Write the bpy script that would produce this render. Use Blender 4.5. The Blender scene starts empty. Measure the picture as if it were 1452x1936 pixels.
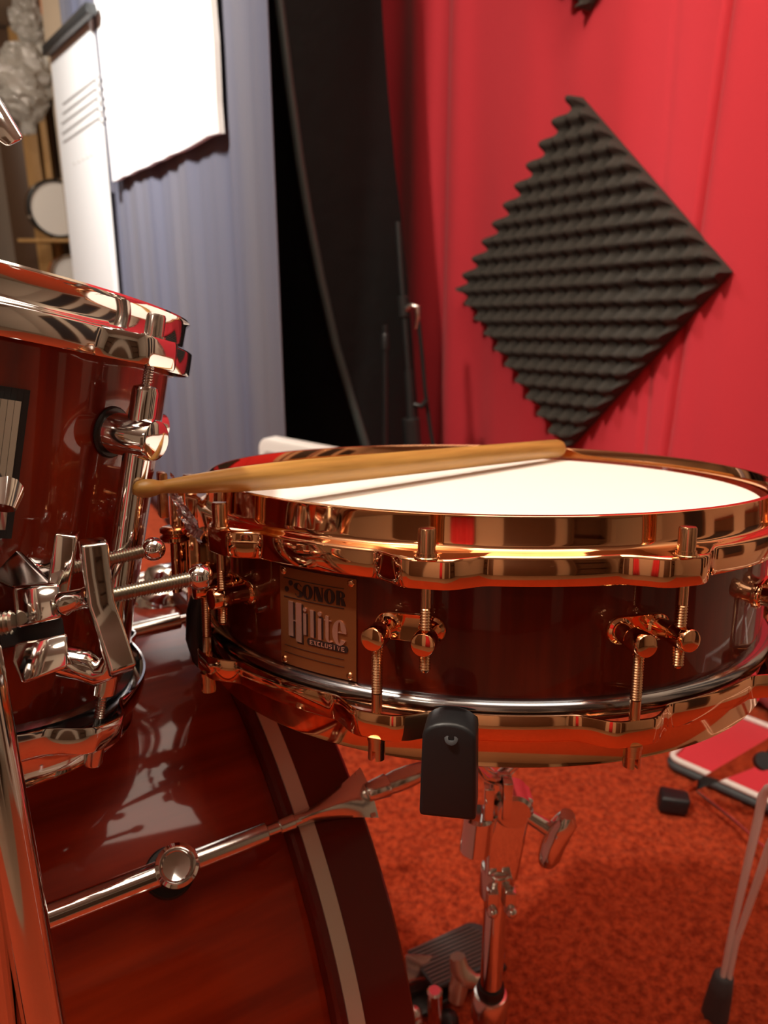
import bpy, bmesh, math, random
from math import sin, cos, pi, radians, sqrt
from mathutils import Vector, Matrix
random.seed(7)
SC = bpy.context.scene
COL = SC.collection
R = radians

# ------------------------------------------------------------------ camera, world, lights, exposure
ZC = 0.800
PITCH = R(18)
cam_d = bpy.data.cameras.new('camera')
cam = bpy.data.objects.new('camera', cam_d)
COL.objects.link(cam)
cam.location = (0, 0, ZC)
cam.rotation_euler = (pi/2 - PITCH, 0, 0)
cam_d.sensor_fit = 'VERTICAL'
cam_d.sensor_height = 36.0
cam_d.sensor_width = 27.0
cam_d.lens = 1450.0/1936.0*36.0
cam_d.clip_start = 0.01
cam_d.dof.use_dof = True
cam_d.dof.focus_distance = 0.345
cam_d.dof.aperture_fstop = 12.0
SC.camera = cam

SC.view_settings.view_transform = 'Standard'
SC.view_settings.look = 'None'
SC.view_settings.gamma = 1.0
SC.view_settings.use_curve_mapping = False
SC.view_settings.exposure = 0.0

wd = bpy.data.worlds.new('world')
SC.world = wd
wd.use_nodes = True
wd.node_tree.nodes['Background'].inputs[0].default_value = (1.0, 0.86, 0.7, 1)
wd.node_tree.nodes['Background'].inputs[1].default_value = 0.02

def lamp(name, kind, loc, target, power, size, col=(1.0, 0.86, 0.70), size_y=None, spread=None):
    d = bpy.data.lights.new(name, kind)
    d.energy = power
    d.color = col
    if kind == 'AREA':
        d.shape = 'RECTANGLE' if size_y else 'DISK'
        d.size = size
        if size_y:
            d.size_y = size_y
        if spread:
            d.spread = spread
    else:
        d.shadow_soft_size = size
    o = bpy.data.objects.new(name, d)
    COL.objects.link(o)
    o.location = loc
    o.rotation_euler = (Vector(target) - Vector(loc)).to_track_quat('-Z', 'Y').to_euler()
    return o

lamp('ceiling_bulb', 'POINT', (-0.68, 0.22, 2.14), (0, 0, 0), 94, 0.045, (1.0, 0.90, 0.78))
lamp('ceiling_lamp_behind', 'AREA', (-0.9, -1.2, 2.25), (-0.3, -1.8, 0.8), 5, 0.35, (1.0, 0.84, 0.66))  # added fill, brightens the unseen wall behind the camera for reflections
lamp('far_lamp', 'AREA', (-1.35, 1.15, 2.15), (-0.75, 2.3, 1.3), 25, 0.30, (1.0, 0.97, 0.94), spread=R(95))
lamp('store_lamp', 'AREA', (-2.7, 4.3, 2.25), (-2.6, 5.8, 1.2), 13, 0.30, (1.0, 0.86, 0.70))  # added light for the clutter at the far left
lamp('ceiling_bounce', 'AREA', (0.45, 0.35, 2.32), (0.45, 0.55, 0), 16, 0.9, (1.0, 0.86, 0.70), 1.2)  # added soft fill below the ceiling, lifts the shadows on the carpet

# ------------------------------------------------------------------ pixel -> place helpers (only used to read off positions)
S_, C_ = sin(PITCH), cos(PITCH)
def ray(px, py):
    x = (px-726)/1450.0
    y = (py-968)/1450.0
    return Vector((x, -y*S_ + C_, -y*C_ - S_))
def at(px, py, d):
    return Vector((0, 0, ZC)) + ray(px, py)*d
def at_z(px, py, z):
    r = ray(px, py)
    return Vector((0, 0, ZC)) + r*((z-ZC)/r.z)
def at_plane(px, py, P, n):
    r = ray(px, py)
    o = Vector((0, 0, ZC))
    return o + r*((Vector(P)-o).dot(n)/r.dot(n))

# ------------------------------------------------------------------ materials
def mat(name, col, rough=0.5, metal=0.0, coat=0.0, coat_rough=0.03, bump=None, mix=None, spec=0.5, sheen=0.0, aniso=0.0, trans=0.0, alpha=1.0):
    m = bpy.data.materials.new(name)
    m.use_nodes = True
    nt = m.node_tree
    b = nt.nodes['Principled BSDF']
    b.inputs['Base Color'].default_value = (*col, 1)
    b.inputs['Roughness'].default_value = rough
    b.inputs['Metallic'].default_value = metal
    b.inputs['Coat Weight'].default_value = coat
    b.inputs['Coat Roughness'].default_value = coat_rough
    b.inputs['Specular IOR Level'].default_value = spec
    b.inputs['Sheen Weight'].default_value = sheen
    b.inputs['Transmission Weight'].default_value = trans
    b.inputs['Alpha'].default_value = alpha
    tc = nt.nodes.new('ShaderNodeTexCoord')
    if mix:                     # (colour2, scale vector, noise scale, contrast lo, hi)
        c2, sc, ns, lo, hi = mix
        mp = nt.nodes.new('ShaderNodeMapping')
        mp.inputs['Scale'].default_value = sc
        nt.links.new(tc.outputs['Object'], mp.inputs[0])
        nz = nt.nodes.new('ShaderNodeTexNoise')
        nz.inputs['Scale'].default_value = ns
        nz.inputs['Detail'].default_value = 5
        nt.links.new(mp.outputs[0], nz.inputs['Vector'])
        cr = nt.nodes.new('ShaderNodeValToRGB')
        cr.color_ramp.elements[0].position = lo
        cr.color_ramp.elements[1].position = hi
        cr.color_ramp.elements[0].color = (*col, 1)
        cr.color_ramp.elements[1].color = (*c2, 1)
        nt.links.new(nz.outputs[0], cr.inputs[0])
        nt.links.new(cr.outputs[0], b.inputs['Base Color'])
    if bump:                    # (scale vector, noise scale, strength, distance)
        sc, ns, st, ds = bump
        mp = nt.nodes.new('ShaderNodeMapping')
        mp.inputs['Scale'].default_value = sc
        nt.links.new(tc.outputs['Object'], mp.inputs[0])
        nz = nt.nodes.new('ShaderNodeTexNoise')
        nz.inputs['Scale'].default_value = ns
        nz.inputs['Detail'].default_value = 4
        nt.links.new(mp.outputs[0], nz.inputs['Vector'])
        bp = nt.nodes.new('ShaderNodeBump')
        bp.inputs['Strength'].default_value = st
        bp.inputs['Distance'].default_value = ds
        nt.links.new(nz.outputs[0], bp.inputs['Height'])
        nt.links.new(bp.outputs[0], b.inputs['Normal'])
    return m

M = {}
M['copper'] = mat('polished_copper', (0.94, 0.51, 0.28), 0.055, 1.0, mix=((0.88, 0.45, 0.235), (1, 1, 1), 30, 0.35, 0.7))
M['copper_dull'] = mat('brushed_copper', (0.80, 0.42, 0.20), 0.22, 1.0, bump=((1, 1, 1), 900, 0.15, 0.0004))
M['copper_thread'] = mat('copper_thread', (0.80, 0.47, 0.26), 0.20, 1.0)
M['chrome'] = mat('chrome', (0.80, 0.78, 0.76), 0.07, 1.0)
M['chrome_soft'] = mat('soft_chrome', (0.72, 0.68, 0.64), 0.20, 1.0, bump=((1, 1, 1), 300, 0.06, 0.0005))
M['dark_chrome'] = mat('dark_smoked_chrome', (0.20, 0.17, 0.165), 0.16, 1.0)  # chrome with a dark base colour, for the clamp body
M['steel_thread'] = mat('threaded_steel', (0.52, 0.49, 0.42), 0.28, 1.0)
M['aluminium'] = mat('aluminium', (0.42, 0.43, 0.46), 0.17, 1.0)
M['snare_wood'] = mat('dark_red_lacquer', (0.135, 0.010, 0.002), 0.35, 0, 0.75, 0.03, spec=0.1, mix=((0.075, 0.005, 0.001), (14, 14, 1.2), 9, 0.3, 0.7))
M['drum_wood'] = mat('red_brown_lacquer', (0.36, 0.028, 0.004), 0.34, 0, 0.62, 0.05, spec=0.1, mix=((0.17, 0.011, 0.002), (1.2, 12, 12), 6, 0.3, 0.75))
M['hoop_wood'] = mat('hoop_lacquer', (0.10, 0.007, 0.004), 0.4, 0, 0.6, 0.10, spec=0.1)
M['inlay'] = mat('silver_inlay', (0.66, 0.56, 0.46), 0.40, 0.6)
M['tom_wood'] = mat('tom_lacquer', (0.27, 0.022, 0.004), 0.34, 0, 1.0, 0.04, spec=0.1, mix=((0.13, 0.010, 0.003), (12, 12, 1.2), 7, 0.3, 0.75))
M['head'] = mat('coated_white_film', (0.93, 0.90, 0.85), 0.55, bump=((1, 1, 1), 1500, 0.08, 0.0003))
M['ink'] = mat('black_print', (0.03, 0.025, 0.025), 0.5)
M['badge'] = mat('copper_badge', (0.32, 0.11, 0.035), 0.33, 0.7, bump=((60, 1, 1), 60, 0.08, 0.0003))
M['badge_dark'] = mat('badge_dark_ink', (0.022, 0.008, 0.006), 0.4)
M['badge_light'] = mat('badge_bright_metal', (0.80, 0.47, 0.36), 0.22, 0.85)
M['rubber'] = mat('black_rubber', (0.010, 0.010, 0.011), 0.45, 0, bump=((1, 1, 1), 160, 0.2, 0.0008))
M['rubber_grey'] = mat('grey_rubber', (0.055, 0.055, 0.058), 0.6)
M['stick'] = mat('hickory', (0.33, 0.165, 0.032), 0.42, 0, 0.15, 0.2, mix=((0.52, 0.28, 0.065), (40, 40, 2.5), 6, 0.3, 0.7), bump=((50, 50, 3), 8, 0.15, 0.001))
M['foam'] = mat('charcoal_foam', (0.062, 0.055, 0.047), 0.95, bump=((1, 1, 1), 700, 0.4, 0.001), spec=0.15)
M['red_cloth'] = mat('red_curtain_cloth', (0.64, 0.040, 0.056), 0.85, 0, bump=((1, 1, 1), 500, 0.18, 0.001), spec=0.2, sheen=0.15)
M['blue_cloth'] = mat('grey_blue_curtain_cloth', (0.118, 0.124, 0.172), 0.9, mix=((0.150, 0.146, 0.170), (3, 3, 0.3), 2.2, 0.35, 0.65), bump=((1, 1, 1), 400, 0.15, 0.001), spec=0.2)
M['beige_cloth'] = mat('beige_curtain_cloth', (0.30, 0.235, 0.185), 0.9)
M['bag'] = mat('black_nylon', (0.011, 0.013, 0.013), 0.6, 0, bump=((1, 1, 1), 14, 0.25, 0.02), spec=0.15)
M['piping'] = mat('dark_grey_piping', (0.055, 0.070, 0.066), 0.45)
M['white_board'] = mat('white_board_gloss', (0.90, 0.89, 0.86), 0.35)
M['white_paper'] = mat('white_paper', (0.93, 0.92, 0.90), 0.6)
M['grey_line'] = mat('grey_staff_line', (0.36, 0.34, 0.32), 0.5)
M['white_plastic'] = mat('white_plastic', (0.85, 0.83, 0.78), 0.4)
M['grey_plastic'] = mat('pale_grey_plastic', (0.52, 0.48, 0.45), 0.5)
M['dark_edge'] = mat('dark_board_edge', (0.10, 0.10, 0.13), 0.6)
M['wall'] = mat('cream_paint', (0.50, 0.40, 0.30), 0.85)
M['floor'] = mat('brown_floor', (0.30, 0.19, 0.12), 0.5, mix=((0.22, 0.13, 0.08), (1, 8, 1), 3, 0.3, 0.7))
M['ceiling'] = mat('ceiling_paint', (0.45, 0.38, 0.31), 0.9)
M['black_metal'] = mat('black_powder_coat', (0.018, 0.019, 0.019), 0.35)
M['post_wood'] = mat('pine', (0.52, 0.30, 0.11), 0.6, mix=((0.42, 0.22, 0.07), (8, 8, 0.8), 3, 0.3, 0.7))
M['dark_wood'] = mat('dark_wood', (0.10, 0.05, 0.025), 0.5)
M['orange'] = mat('orange_lacquer', (0.50, 0.14, 0.02), 0.4)
M['red_gloss'] = mat('red_gloss', (0.45, 0.02, 0.015), 0.3)
M['clear'] = mat('clear_plastic_film', (0.92, 0.92, 0.95), 0.08, trans=0.85, bump=((1, 1, 1), 40, 0.8, 0.02))
M['beige_lever'] = mat('worn_nickel', (0.62, 0.55, 0.44), 0.35, 0.8)
M['mat_grey'] = mat('dark_grey_trim', (0.06, 0.07, 0.075), 0.6)
M['white_trim'] = mat('white_trim', (0.82, 0.77, 0.72), 0.5)

def carpet_mat():
    m = bpy.data.materials.new('red_orange_carpet')
    m.use_nodes = True
    nt = m.node_tree
    b = nt.nodes['Principled BSDF']
    b.inputs['Roughness'].default_value = 0.95
    b.inputs['Specular IOR Level'].default_value = 0.1
    b.inputs['Sheen Weight'].default_value = 0.25
    b.inputs['Sheen Tint'].default_value = (1, 0.4, 0.2, 1)
    tc = nt.nodes.new('ShaderNodeTexCoord')
    n1 = nt.nodes.new('ShaderNodeTexNoise')
    n1.inputs['Scale'].default_value = 105
    n1.inputs['Detail'].default_value = 8
    n1.inputs['Roughness'].default_value = 0.7
    nt.links.new(tc.outputs['Object'], n1.inputs['Vector'])
    cr = nt.nodes.new('ShaderNodeValToRGB')
    e = cr.color_ramp.elements
    e[0].position = 0.38
    e[0].color = (0.21, 0.017, 0.005, 1)
    e[1].position = 0.62
    e[1].color = (0.52, 0.064, 0.019, 1)
    nt.links.new(n1.outputs[0], cr.inputs[0])
    nt.links.new(cr.outputs[0], b.inputs['Base Color'])
    n2 = nt.nodes.new('ShaderNodeTexNoise')
    n2.inputs['Scale'].default_value = 260
    n2.inputs['Detail'].default_value = 6
    nt.links.new(tc.outputs['Object'], n2.inputs['Vector'])
    bp = nt.nodes.new('ShaderNodeBump')
    bp.inputs['Strength'].default_value = 0.9
    bp.inputs['Distance'].default_value = 0.004
    nt.links.new(n2.outputs[0], bp.inputs['Height'])
    nt.links.new(bp.outputs[0], b.inputs['Normal'])
    return m
M['carpet'] = carpet_mat()

# ------------------------------------------------------------------ mesh builder
def frame_z(d):
    d = Vector(d).normalized()
    a = Vector((0, 0, 1)) if abs(d.z) < 0.95 else Vector((1, 0, 0))
    x = a.cross(d).normalized()
    y = d.cross(x)
    return Matrix((x, y, d)).transposed()
class MB:
    def __init__(s):
        s.v = []
        s.f = []
    def add(s, vs, fs):
        b = len(s.v)
        s.v += [Vector(v) for v in vs]
        s.f += [[b+i for i in f] for f in fs]
        return s
    def box(s, c, size, rot=None):
        hx, hy, hz = [k/2 for k in size]
        rot = rot or Matrix.Identity(3)
        vs = [Vector(c) + rot @ Vector((x*hx, y*hy, z*hz)) for x in (-1, 1) for y in (-1, 1) for z in (-1, 1)]
        return s.add(vs, [(0, 1, 3, 2), (4, 6, 7, 5), (0, 4, 5, 1), (2, 3, 7, 6), (0, 2, 6, 4), (1, 5, 7, 3)])
    def hexa(s, q, ext):          # quad swept by a vector
        q = [Vector(p) for p in q]
        n = len(q)
        e = Vector(ext)
        vs = q + [p+e for p in q]
        fs = [tuple(range(n))[::-1], tuple(range(n, 2*n))] + [(i, (i+1) % n, n+(i+1) % n, n+i) for i in range(n)]
        return s.add(vs, fs)
    def lathe(s, prof, base=(0, 0, 0), d=(0, 0, 1), seg=24, cap=True, a0=0, a1=2*pi):
        F = frame_z(d)
        b = Vector(base)
        full = abs(a1-a0-2*pi) < 1e-6
        n = seg if full else seg+1
        vs = []
        for r, z in prof:
            for i in range(n):
                a = a0+(a1-a0)*i/seg
                vs.append(b + F @ Vector((r*cos(a), r*sin(a), z)))
        fs = []
        for j in range(len(prof)-1):
            for i in range(seg):
                k = (i+1) % n
                fs.append((j*n+i, j*n+k, (j+1)*n+k, (j+1)*n+i))
        if cap:
            fs.append(tuple(range(n))[::-1])
            fs.append(tuple((len(prof)-1)*n+i for i in range(n)))
        return s.add(vs, fs)
    def cyl(s, p, q, r, r2=None, seg=20, bev=0.0):
        p = Vector(p)
        q = Vector(q)
        L = (q-p).length
        r2 = r if r2 is None else r2
        if bev:
            pr = [(r-bev, 0), (r, bev), (r2, L-bev), (r2-bev, L)]
        else:
            pr = [(r, 0), (r2, L)]
        return s.lathe(pr, p, q-p, seg)
    def ball(s, c, r, seg=20, sq=1.0, d=(0, 0, 1)):
        n = seg//2
        pr = [(max(1e-5, r*sin(pi*i/n)), -r*sq*cos(pi*i/n)) for i in range(n+1)]
        return s.lathe(pr, c, d, seg, cap=False)
    def tube(s, pts, r, seg=10, closed=False):
        pts = [Vector(p) for p in pts]
        n = len(pts)
        rs = r if isinstance(r, (list, tuple)) else [r]*n
        vs = []
        prev = None
        for i, p in enumerate(pts):
            a = pts[(i-1) % n] if (closed or i) else p
            c = pts[(i+1) % n] if (closed or i < n-1) else p
            t = (c-a).normalized()
            if prev is None:
                F = frame_z(t)
                x = F.col[0].copy()
            else:
                x = (prev - t*prev.dot(t)).normalized()
            prev = x
            y = t.cross(x)
            for k in range(seg):
                an = 2*pi*k/seg
                vs.append(p + (x*cos(an)+y*sin(an))*rs[i])
        fs = []
        for i in range(n if closed else n-1):
            j = (i+1) % n
            for k in range(seg):
                l = (k+1) % seg
                fs.append((i*seg+k, i*seg+l, j*seg+l, j*seg+k))
        if not closed:
            fs.append(tuple(range(seg))[::-1])
            fs.append(tuple((n-1)*seg+k for k in range(seg)))
        return s.add(vs, fs)
    def thread(s, p, q, r, pitch=0.00125, seg=14, depth=0.20):
        p = Vector(p)
        q = Vector(q)
        L = (q-p).length
        n = max(2, int(L/pitch))
        pr = [(r*0.7, 0)]
        for i in range(n):
            pr.append((r*(1-depth), (i+0.1)*L/n))
            pr.append((r, (i+0.5)*L/n))
        pr.append((r*(1-depth), L))
        return s.lathe(pr, p, q-p, seg)
    def build(s, name, m, parent=None, world=False, smooth=35, bevel=None, bseg=2, sub=0):
        if world and parent is not None:
            inv = parent_mat(parent).inverted()
            vs = [inv @ v for v in s.v]
        else:
            vs = s.v
        me = bpy.data.meshes.new(name)
        me.from_pydata([tuple(v) for v in vs], [], s.f)
        bm = bmesh.new()
        bm.from_mesh(me)
        bmesh.ops.recalc_face_normals(bm, faces=bm.faces)
        if bevel:
            bmesh.ops.remove_doubles(bm, verts=bm.verts, dist=1e-6)
            es = [e for e in bm.edges if len(e.link_faces) == 2 and e.calc_face_angle(0) > R(28)]
            bmesh.ops.bevel(bm, geom=es, offset=bevel, segments=bseg, affect='EDGES', profile=0.5, clamp_overlap=True)
        bm.to_mesh(me)
        bm.free()
        me.materials.append(m)
        if smooth:
            for p in me.polygons:
                p.use_smooth = True
            me.set_sharp_from_angle(angle=R(smooth))
        o = bpy.data.objects.new(name, me)
        COL.objects.link(o)
        if parent is not None:
            o.parent = parent
        if sub:
            md = o.modifiers.new('Subdivision', 'SUBSURF')
            md.levels = sub
            md.render_levels = sub
        return o
PM = {}
def parent_mat(p):
    if p.name in PM:
        return PM[p.name]
    if p.parent:
        return parent_mat(p.parent)
    return Matrix.Identity(4)
def tag(o, label=None, cat=None, group=None, kind=None):
    if label: o['label'] = label
    if cat: o['category'] = cat
    if group: o['group'] = group
    if kind: o['kind'] = kind
    return o
def thing(name, label, cat, m4, group=None):
    o = bpy.data.objects.new(name, None)
    COL.objects.link(o)
    if isinstance(m4, (tuple, Vector)):
        m4 = Matrix.Translation(Vector(m4))
    o.matrix_world = m4
    o.empty_display_size = 0.05
    PM[o.name] = m4.copy()
    return tag(o, label, cat, group)
def inst(o, parent, rz, label=None):       # a copied part turned about its thing's axis
    c = o.copy()
    COL.objects.link(c)
    c.parent = parent
    c.rotation_euler = (0, 0, rz)
    if label: c['label'] = label
    for ch in o.children:
        d = ch.copy()
        COL.objects.link(d)
        d.parent = c
    return c
def basis(x, y, z, loc):
    m = Matrix((x, y, z)).transposed().to_4x4()
    m.translation = loc
    return m

# ------------------------------------------------------------------ the room
RD = Vector((0.569, -0.822, 0)).normalized()      # along the red curtain wall, to the right and nearer
RN = Vector((-0.822, -0.569, 0)).normalized()     # its normal, into the room
RP = Vector((0.408, 1.695, 0)) - RN*0.012
BD = Vector((-0.50, 0.87, 0)).normalized()        # along the grey-blue curtain, to the left and farther
BN = Vector((-0.87, -0.50, 0)).normalized()
BP = Vector((-0.1836, 1.428, 0))
H = 2.42
def wall(name, a, b, out, m=None, th=0.1, h=H):
    a = Vector(a)
    b = Vector(b)
    o = Vector(out).normalized()*th
    mb = MB().hexa([a, b, b+Vector((0, 0, h)), a+Vector((0, 0, h))], o)
    ob = mb.build(name, m or M['wall'], smooth=0)
    ob['kind'] = 'structure'
    return ob
wr0 = RP - RN*0.05 - RD*4.5
wr1 = RP - RN*0.05 + RD*3.25
wall('wall_right', wr0, wr1, -RN)
wall('wall_far', (-4.6, 7.2, 0), (-1.9, 7.2, 0), (0, 1, 0), M['wall'])
wall('wall_side', (wr0.x, wr0.y, 0), (wr0.x+.15, 7.2, 0), (1, 0, 0))
wall('wall_left', (-4.6, -2.3, 0), (-4.6, 7.2, 0), (-1, 0, 0))
wall('wall_back', (-4.6, -2.3, 0), (wr1.x+0.2, -2.3, 0), (0, -1, 0))
wall('wall_entry', (wr1.x+0.1, -2.3, 0), (wr1.x+0.1, wr1.y, 0), (1, 0, 0))
c = MB().box((-1.2, 2.45, H+0.03), (7.4, 9.9, 0.06)).build('ceiling', M['ceiling'], smooth=0)
c['kind'] = 'structure'

# carpet floor: fine uneven pile near the drums, a plain sheet farther off
def make_floor():
    mb = MB()
    x0, x1, y0, y1, st = -0.30, 1.30, 0.30, 1.75, 0.0055
    nx = int((x1-x0)/st)
    ny = int((y1-y0)/st)
    rnd = random.Random(3)
    vs = []
    for j in range(ny+1):
        for i in range(nx+1):
            edge = i in (0, nx) or j in (0, ny)
            vs.append((x0+(x1-x0)*i/nx + (0 if edge else rnd.uniform(-.0015, .0015)), y0+(y1-y0)*j/ny + (0 if edge else rnd.uniform(-.0015, .0015)), -0.002 if edge else rnd.uniform(-0.0050, 0.0)))
    fs = [(j*(nx+1)+i, j*(nx+1)+i+1, (j+1)*(nx+1)+i+1, (j+1)*(nx+1)+i) for j in range(ny) for i in range(nx)]
    mb.add(vs, fs)
    X0, X1, Y0, Y1 = -1.8, 1.9, -1.15, 2.9
    z = -0.002
    g = [(X0, Y0, z), (X1, Y0, z), (X1, y0, z), (X0, y0, z), (x0, y0, z), (x1, y0, z), (X0, y1, z), (x0, y1, z), (x1, y1, z), (X1, y1, z), (X1, Y1, z), (X0, Y1, z)]
    mb.add(g, [(0, 1, 2, 5, 4, 3), (3, 4, 7, 6), (5, 2, 9, 8), (6, 7, 8, 9, 10, 11)])
    o = mb.build('carpet', M['carpet'], smooth=180)
    tag(o, 'red-orange short pile carpet under the drums and stands', 'carpet')
    f = MB().box((-1.1, 2.45, -0.03), (7.4, 10.0, 0.04)).build('floor', M['floor'], smooth=0)
    f['kind'] = 'structure'
make_floor()

# curtains
def cloth(P, D, N, s0, s1, z0, z1, off, ns, nz, name, m, label, cat):
    mb = MB()
    vs = []
    for j in range(nz+1):
        z = z0+(z1-z0)*j/nz
        for i in range(ns+1):
            s = s0+(s1-s0)*i/ns
            vs.append(P + D*s + N*off(s, z) + Vector((0, 0, z)))
    fs = [(j*(ns+1)+i, j*(ns+1)+i+1, (j+1)*(ns+1)+i+1, (j+1)*(ns+1)+i) for j in range(nz) for i in range(ns)]
    mb.add(vs, fs)
    o = mb.build(name, m, smooth=180)
    md = o.modifiers.new('Solidify', 'SOLIDIFY')
    md.thickness = 0.003
    md.offset = 0
    tag(o, label, cat)
    return o
def fold(x, c, w, a):
    return a*math.exp(-((x-c)/w)**2)
def red_off(s, z):
    v = 0.0
    v += 0.0022*sin(23*s+0.8*z) + 0.0014*sin(51*s+1.7+2.2*z)
    lean = 0.02*(z-0.8)
    v += fold(s, 0.265+lean*1.6, 0.007, -0.022) + fold(s, 0.290+lean*1.6, 0.022, 0.007)
    v += fold(s, 0.185-lean*1.5, 0.009, -0.009*(1 if z < 0.9 else 0.2))
    v += fold(s, 0.52-lean*3, 0.02, 0.008) + fold(s, 0.485-lean*3, 0.010, -0.005)
    v += fold(s, -0.30, 0.05, -0.006) + fold(s, -0.42, 0.04, 0.012)
    if z < 0.25:
        v += (0.25-z)**2*0.5
    if s < -0.45:
        v += 0.015*sin(30*s)
    return v
cloth(RP, RD, RN, -1.22, 0.90, 0.02, 2.36, red_off, 460, 60, 'red_curtain', M['red_cloth'], 'smooth bright red fabric curtain hanging over the right wall behind the snare drum', 'curtain')
def blue_off(s, z):
    s = s*1.6
    return 0.4*(0.010*sin(9*s+0.5*z) + 0.007*sin(24*s+0.9) + 0.004*sin(47*s+2.0+0.8*z) + fold(s, 0.33+0.05*(1-z), 0.03, 0.014))
cloth(BP, BD, BN, 0.0, 1.86, 0.02, 2.36, blue_off, 420, 30, 'grey_blue_curtain', M['blue_cloth'], 'pale grey-blue fabric curtain hanging left of the black gig bag', 'curtain')

# invented, unseen things behind the camera, added for the shiny metal to mirror
def added_back_door(x, n):  # invented doors, out of view, for the metal to reflect
    mb = MB().box((x, -2.27, 1.0), (0.86, 0.05, 2.0))
    o = mb.build('door_%d' % n, M['dark_wood'], smooth=0)
    o['kind'] = 'structure'
    MB().ball((x+0.34, -2.22, 1.0), 0.03).build('door_handle', M['chrome_soft'], o)
added_back_door(0.55, 1)
added_back_door(-1.6, 2)
def added_back_curtain(x0, x1, label):  # drape out of view, added as a red stripe in reflections
    cloth(Vector((x0, -2.20, 0)), Vector((1, 0, 0)), Vector((0, 1, 0)), 0, x1-x0, 0.03, 2.3, lambda s, z: 0.02*sin(40*s), 60, 4, 'drape', M['red_cloth'], label, 'curtain')
added_back_curtain(-0.75, -0.35, 'narrow red drape on the wall behind the photographer')
def added_bookcase(x, w, z0, z1, label):  # invented bookcase, out of view, a dark shape in reflections
    t = thing('bookcase', label, 'bookcase', (x, -2.08, 0))
    MB().box((0, -.08, (z0+z1)/2), (w, 0.02, z1-z0)).build('back_panel', M['dark_wood'], t, smooth=0)
    for sx in (-1, 1):
        MB().box((sx*w/2, 0, z1/2), (0.03, 0.2, z1)).build('side_panel', M['dark_wood'], t, smooth=0)
    for k in range(4):
        MB().box((0, 0, 0.1+(z1-0.15)*k/3), (w-.03, 0.2, 0.03)).build('shelf', M['dark_wood'], t, smooth=0)
added_bookcase(1.55, 0.7, 0, 1.9, 'tall dark wooden bookcase behind the photographer')
def add_cabinet():  # cabinet out of view, added for the metal to reflect
    t = thing('storage_cabinet', 'dark cabinet against the wall left of the photographer', 'cabinet', (-4.3, 0.2, 0))
    MB().box((0, 0, 0.9), (0.45, 1.2, 1.8)).build('cabinet_body', M['dark_wood'], t, smooth=0)
    MB().box((0.24, -0.3, 0.9), (0.02, 0.57, 1.7)).build('cabinet_door', M['beige_cloth'], t, smooth=0)
    MB().box((0.24, 0.3, 0.9), (0.02, 0.57, 1.7)).build('cabinet_door', M['beige_cloth'], t, smooth=0)
add_cabinet()

def picture(sp, z, w, h, label):  # invented pictures, out of view, dark shapes for the copper hoops to reflect
    c0 = RP - RN*0.045 + RD*sp + Vector((0, 0, z))
    t = thing('framed_picture', label, 'picture', c0)
    q = [Vector((0, 0, 0))+RD*a*w/2+Vector((0, 0, b*h/2)) for a, b in ((-1, -1), (1, -1), (1, 1), (-1, 1))]
    MB().hexa(q, RN*.02).build('picture_frame', M['dark_wood'], t, smooth=0)
    MB().hexa([p*.86+RN*.021 for p in q], RN*.002).build('canvas', M['ink'], t, smooth=0)
picture(1.25, 1.05, .26, 1.2, 'tall dark framed picture on the cream wall right of the red curtain')
picture(1.70, 1.05, .30, 1.2, 'wide dark framed picture on the cream wall, next to the doorway')
picture(2.25, 0.85, .45, 1.5, 'large dark framed picture nearest the back wall')

# ------------------------------------------------------------------ snare drum
SN = Vector((0.0065, 0.1398, 0.9902)).normalized()
SX = (Vector((1, 0, 0)) - SN*SN.x).normalized()
SY = SN.cross(SX)
ST = Vector((0.0652, 0.5018, ZC-0.1318))
SH = 0.1205
snare = thing('snare_drum', 'shallow dark red lacquered snare drum with polished copper hoops, in the middle foreground', 'drum', basis(SX, SY, SN, ST-SN*SH))
UP = [-13.8, 20.9, 57.0, 93, 129, 165, 201, 237, 273, -50.5]
LO = [-20.4, 14.6, 50.4, 86.4, 122.4, 158.4, 194.4, 230.4, 266.4, -57.0]
def pol(r, th, h):
    t = R(th)
    return Vector((r*sin(t), -r*cos(t), SH+h))
def bulge(th, cs, a=0.0105, w=8.6):
    b = 0
    for c0 in cs:
        d = abs((th-c0+180) % 360-180)
        if d < w:
            k = d/w
            b = max(b, a*(0.5+0.5*cos(pi*max(0, (k-0.22)/0.78))))
    return b
def swept(prof, cs, n=1080, base=SH, a=0.0105, w=8.6):
    mb = MB()
    m = len(prof)
    vs = []
    for i in range(n):
        th = 360.0*i/n
        b = bulge(th, cs, a, w)
        t = R(th)
        for r, h, k in prof:
            rr = r+b*k
            vs.append((rr*sin(t), -rr*cos(t), base+h))
    fs = []
    for i in range(n):
        j = (i+1) % n
        for k in range(m):
            l = (k+1) % m
            fs.append((i*m+k, j*m+k, j*m+l, i*m+l))
    return mb.add(vs, fs)
top_prof = [(.1786, -.0004, 0), (.1790, 0, 0), (.1810, 0, 0), (.1815, -.0005, 0), (.1813, -.0020, 0), (.1812, -.0125, 0), (.1815, -.0146, 0), (.1826, -.0160, .1), (.1838, -.0163, .4),
            (.1856, -.0172, 1), (.1868, -.0178, 1), (.1873, -.0188, 1), (.1873, -.0303, 1), (.1869, -.0310, 1), (.1858, -.0310, 1), (.1855, -.0303, 1), (.1855, -.0196, 1), (.1825, -.0182, .3), (.1795, -.0160, 0), (.1788, -.0140, 0)]
swept(top_prof, UP).build('top_hoop', M['copper'], snare, smooth=50)
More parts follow.
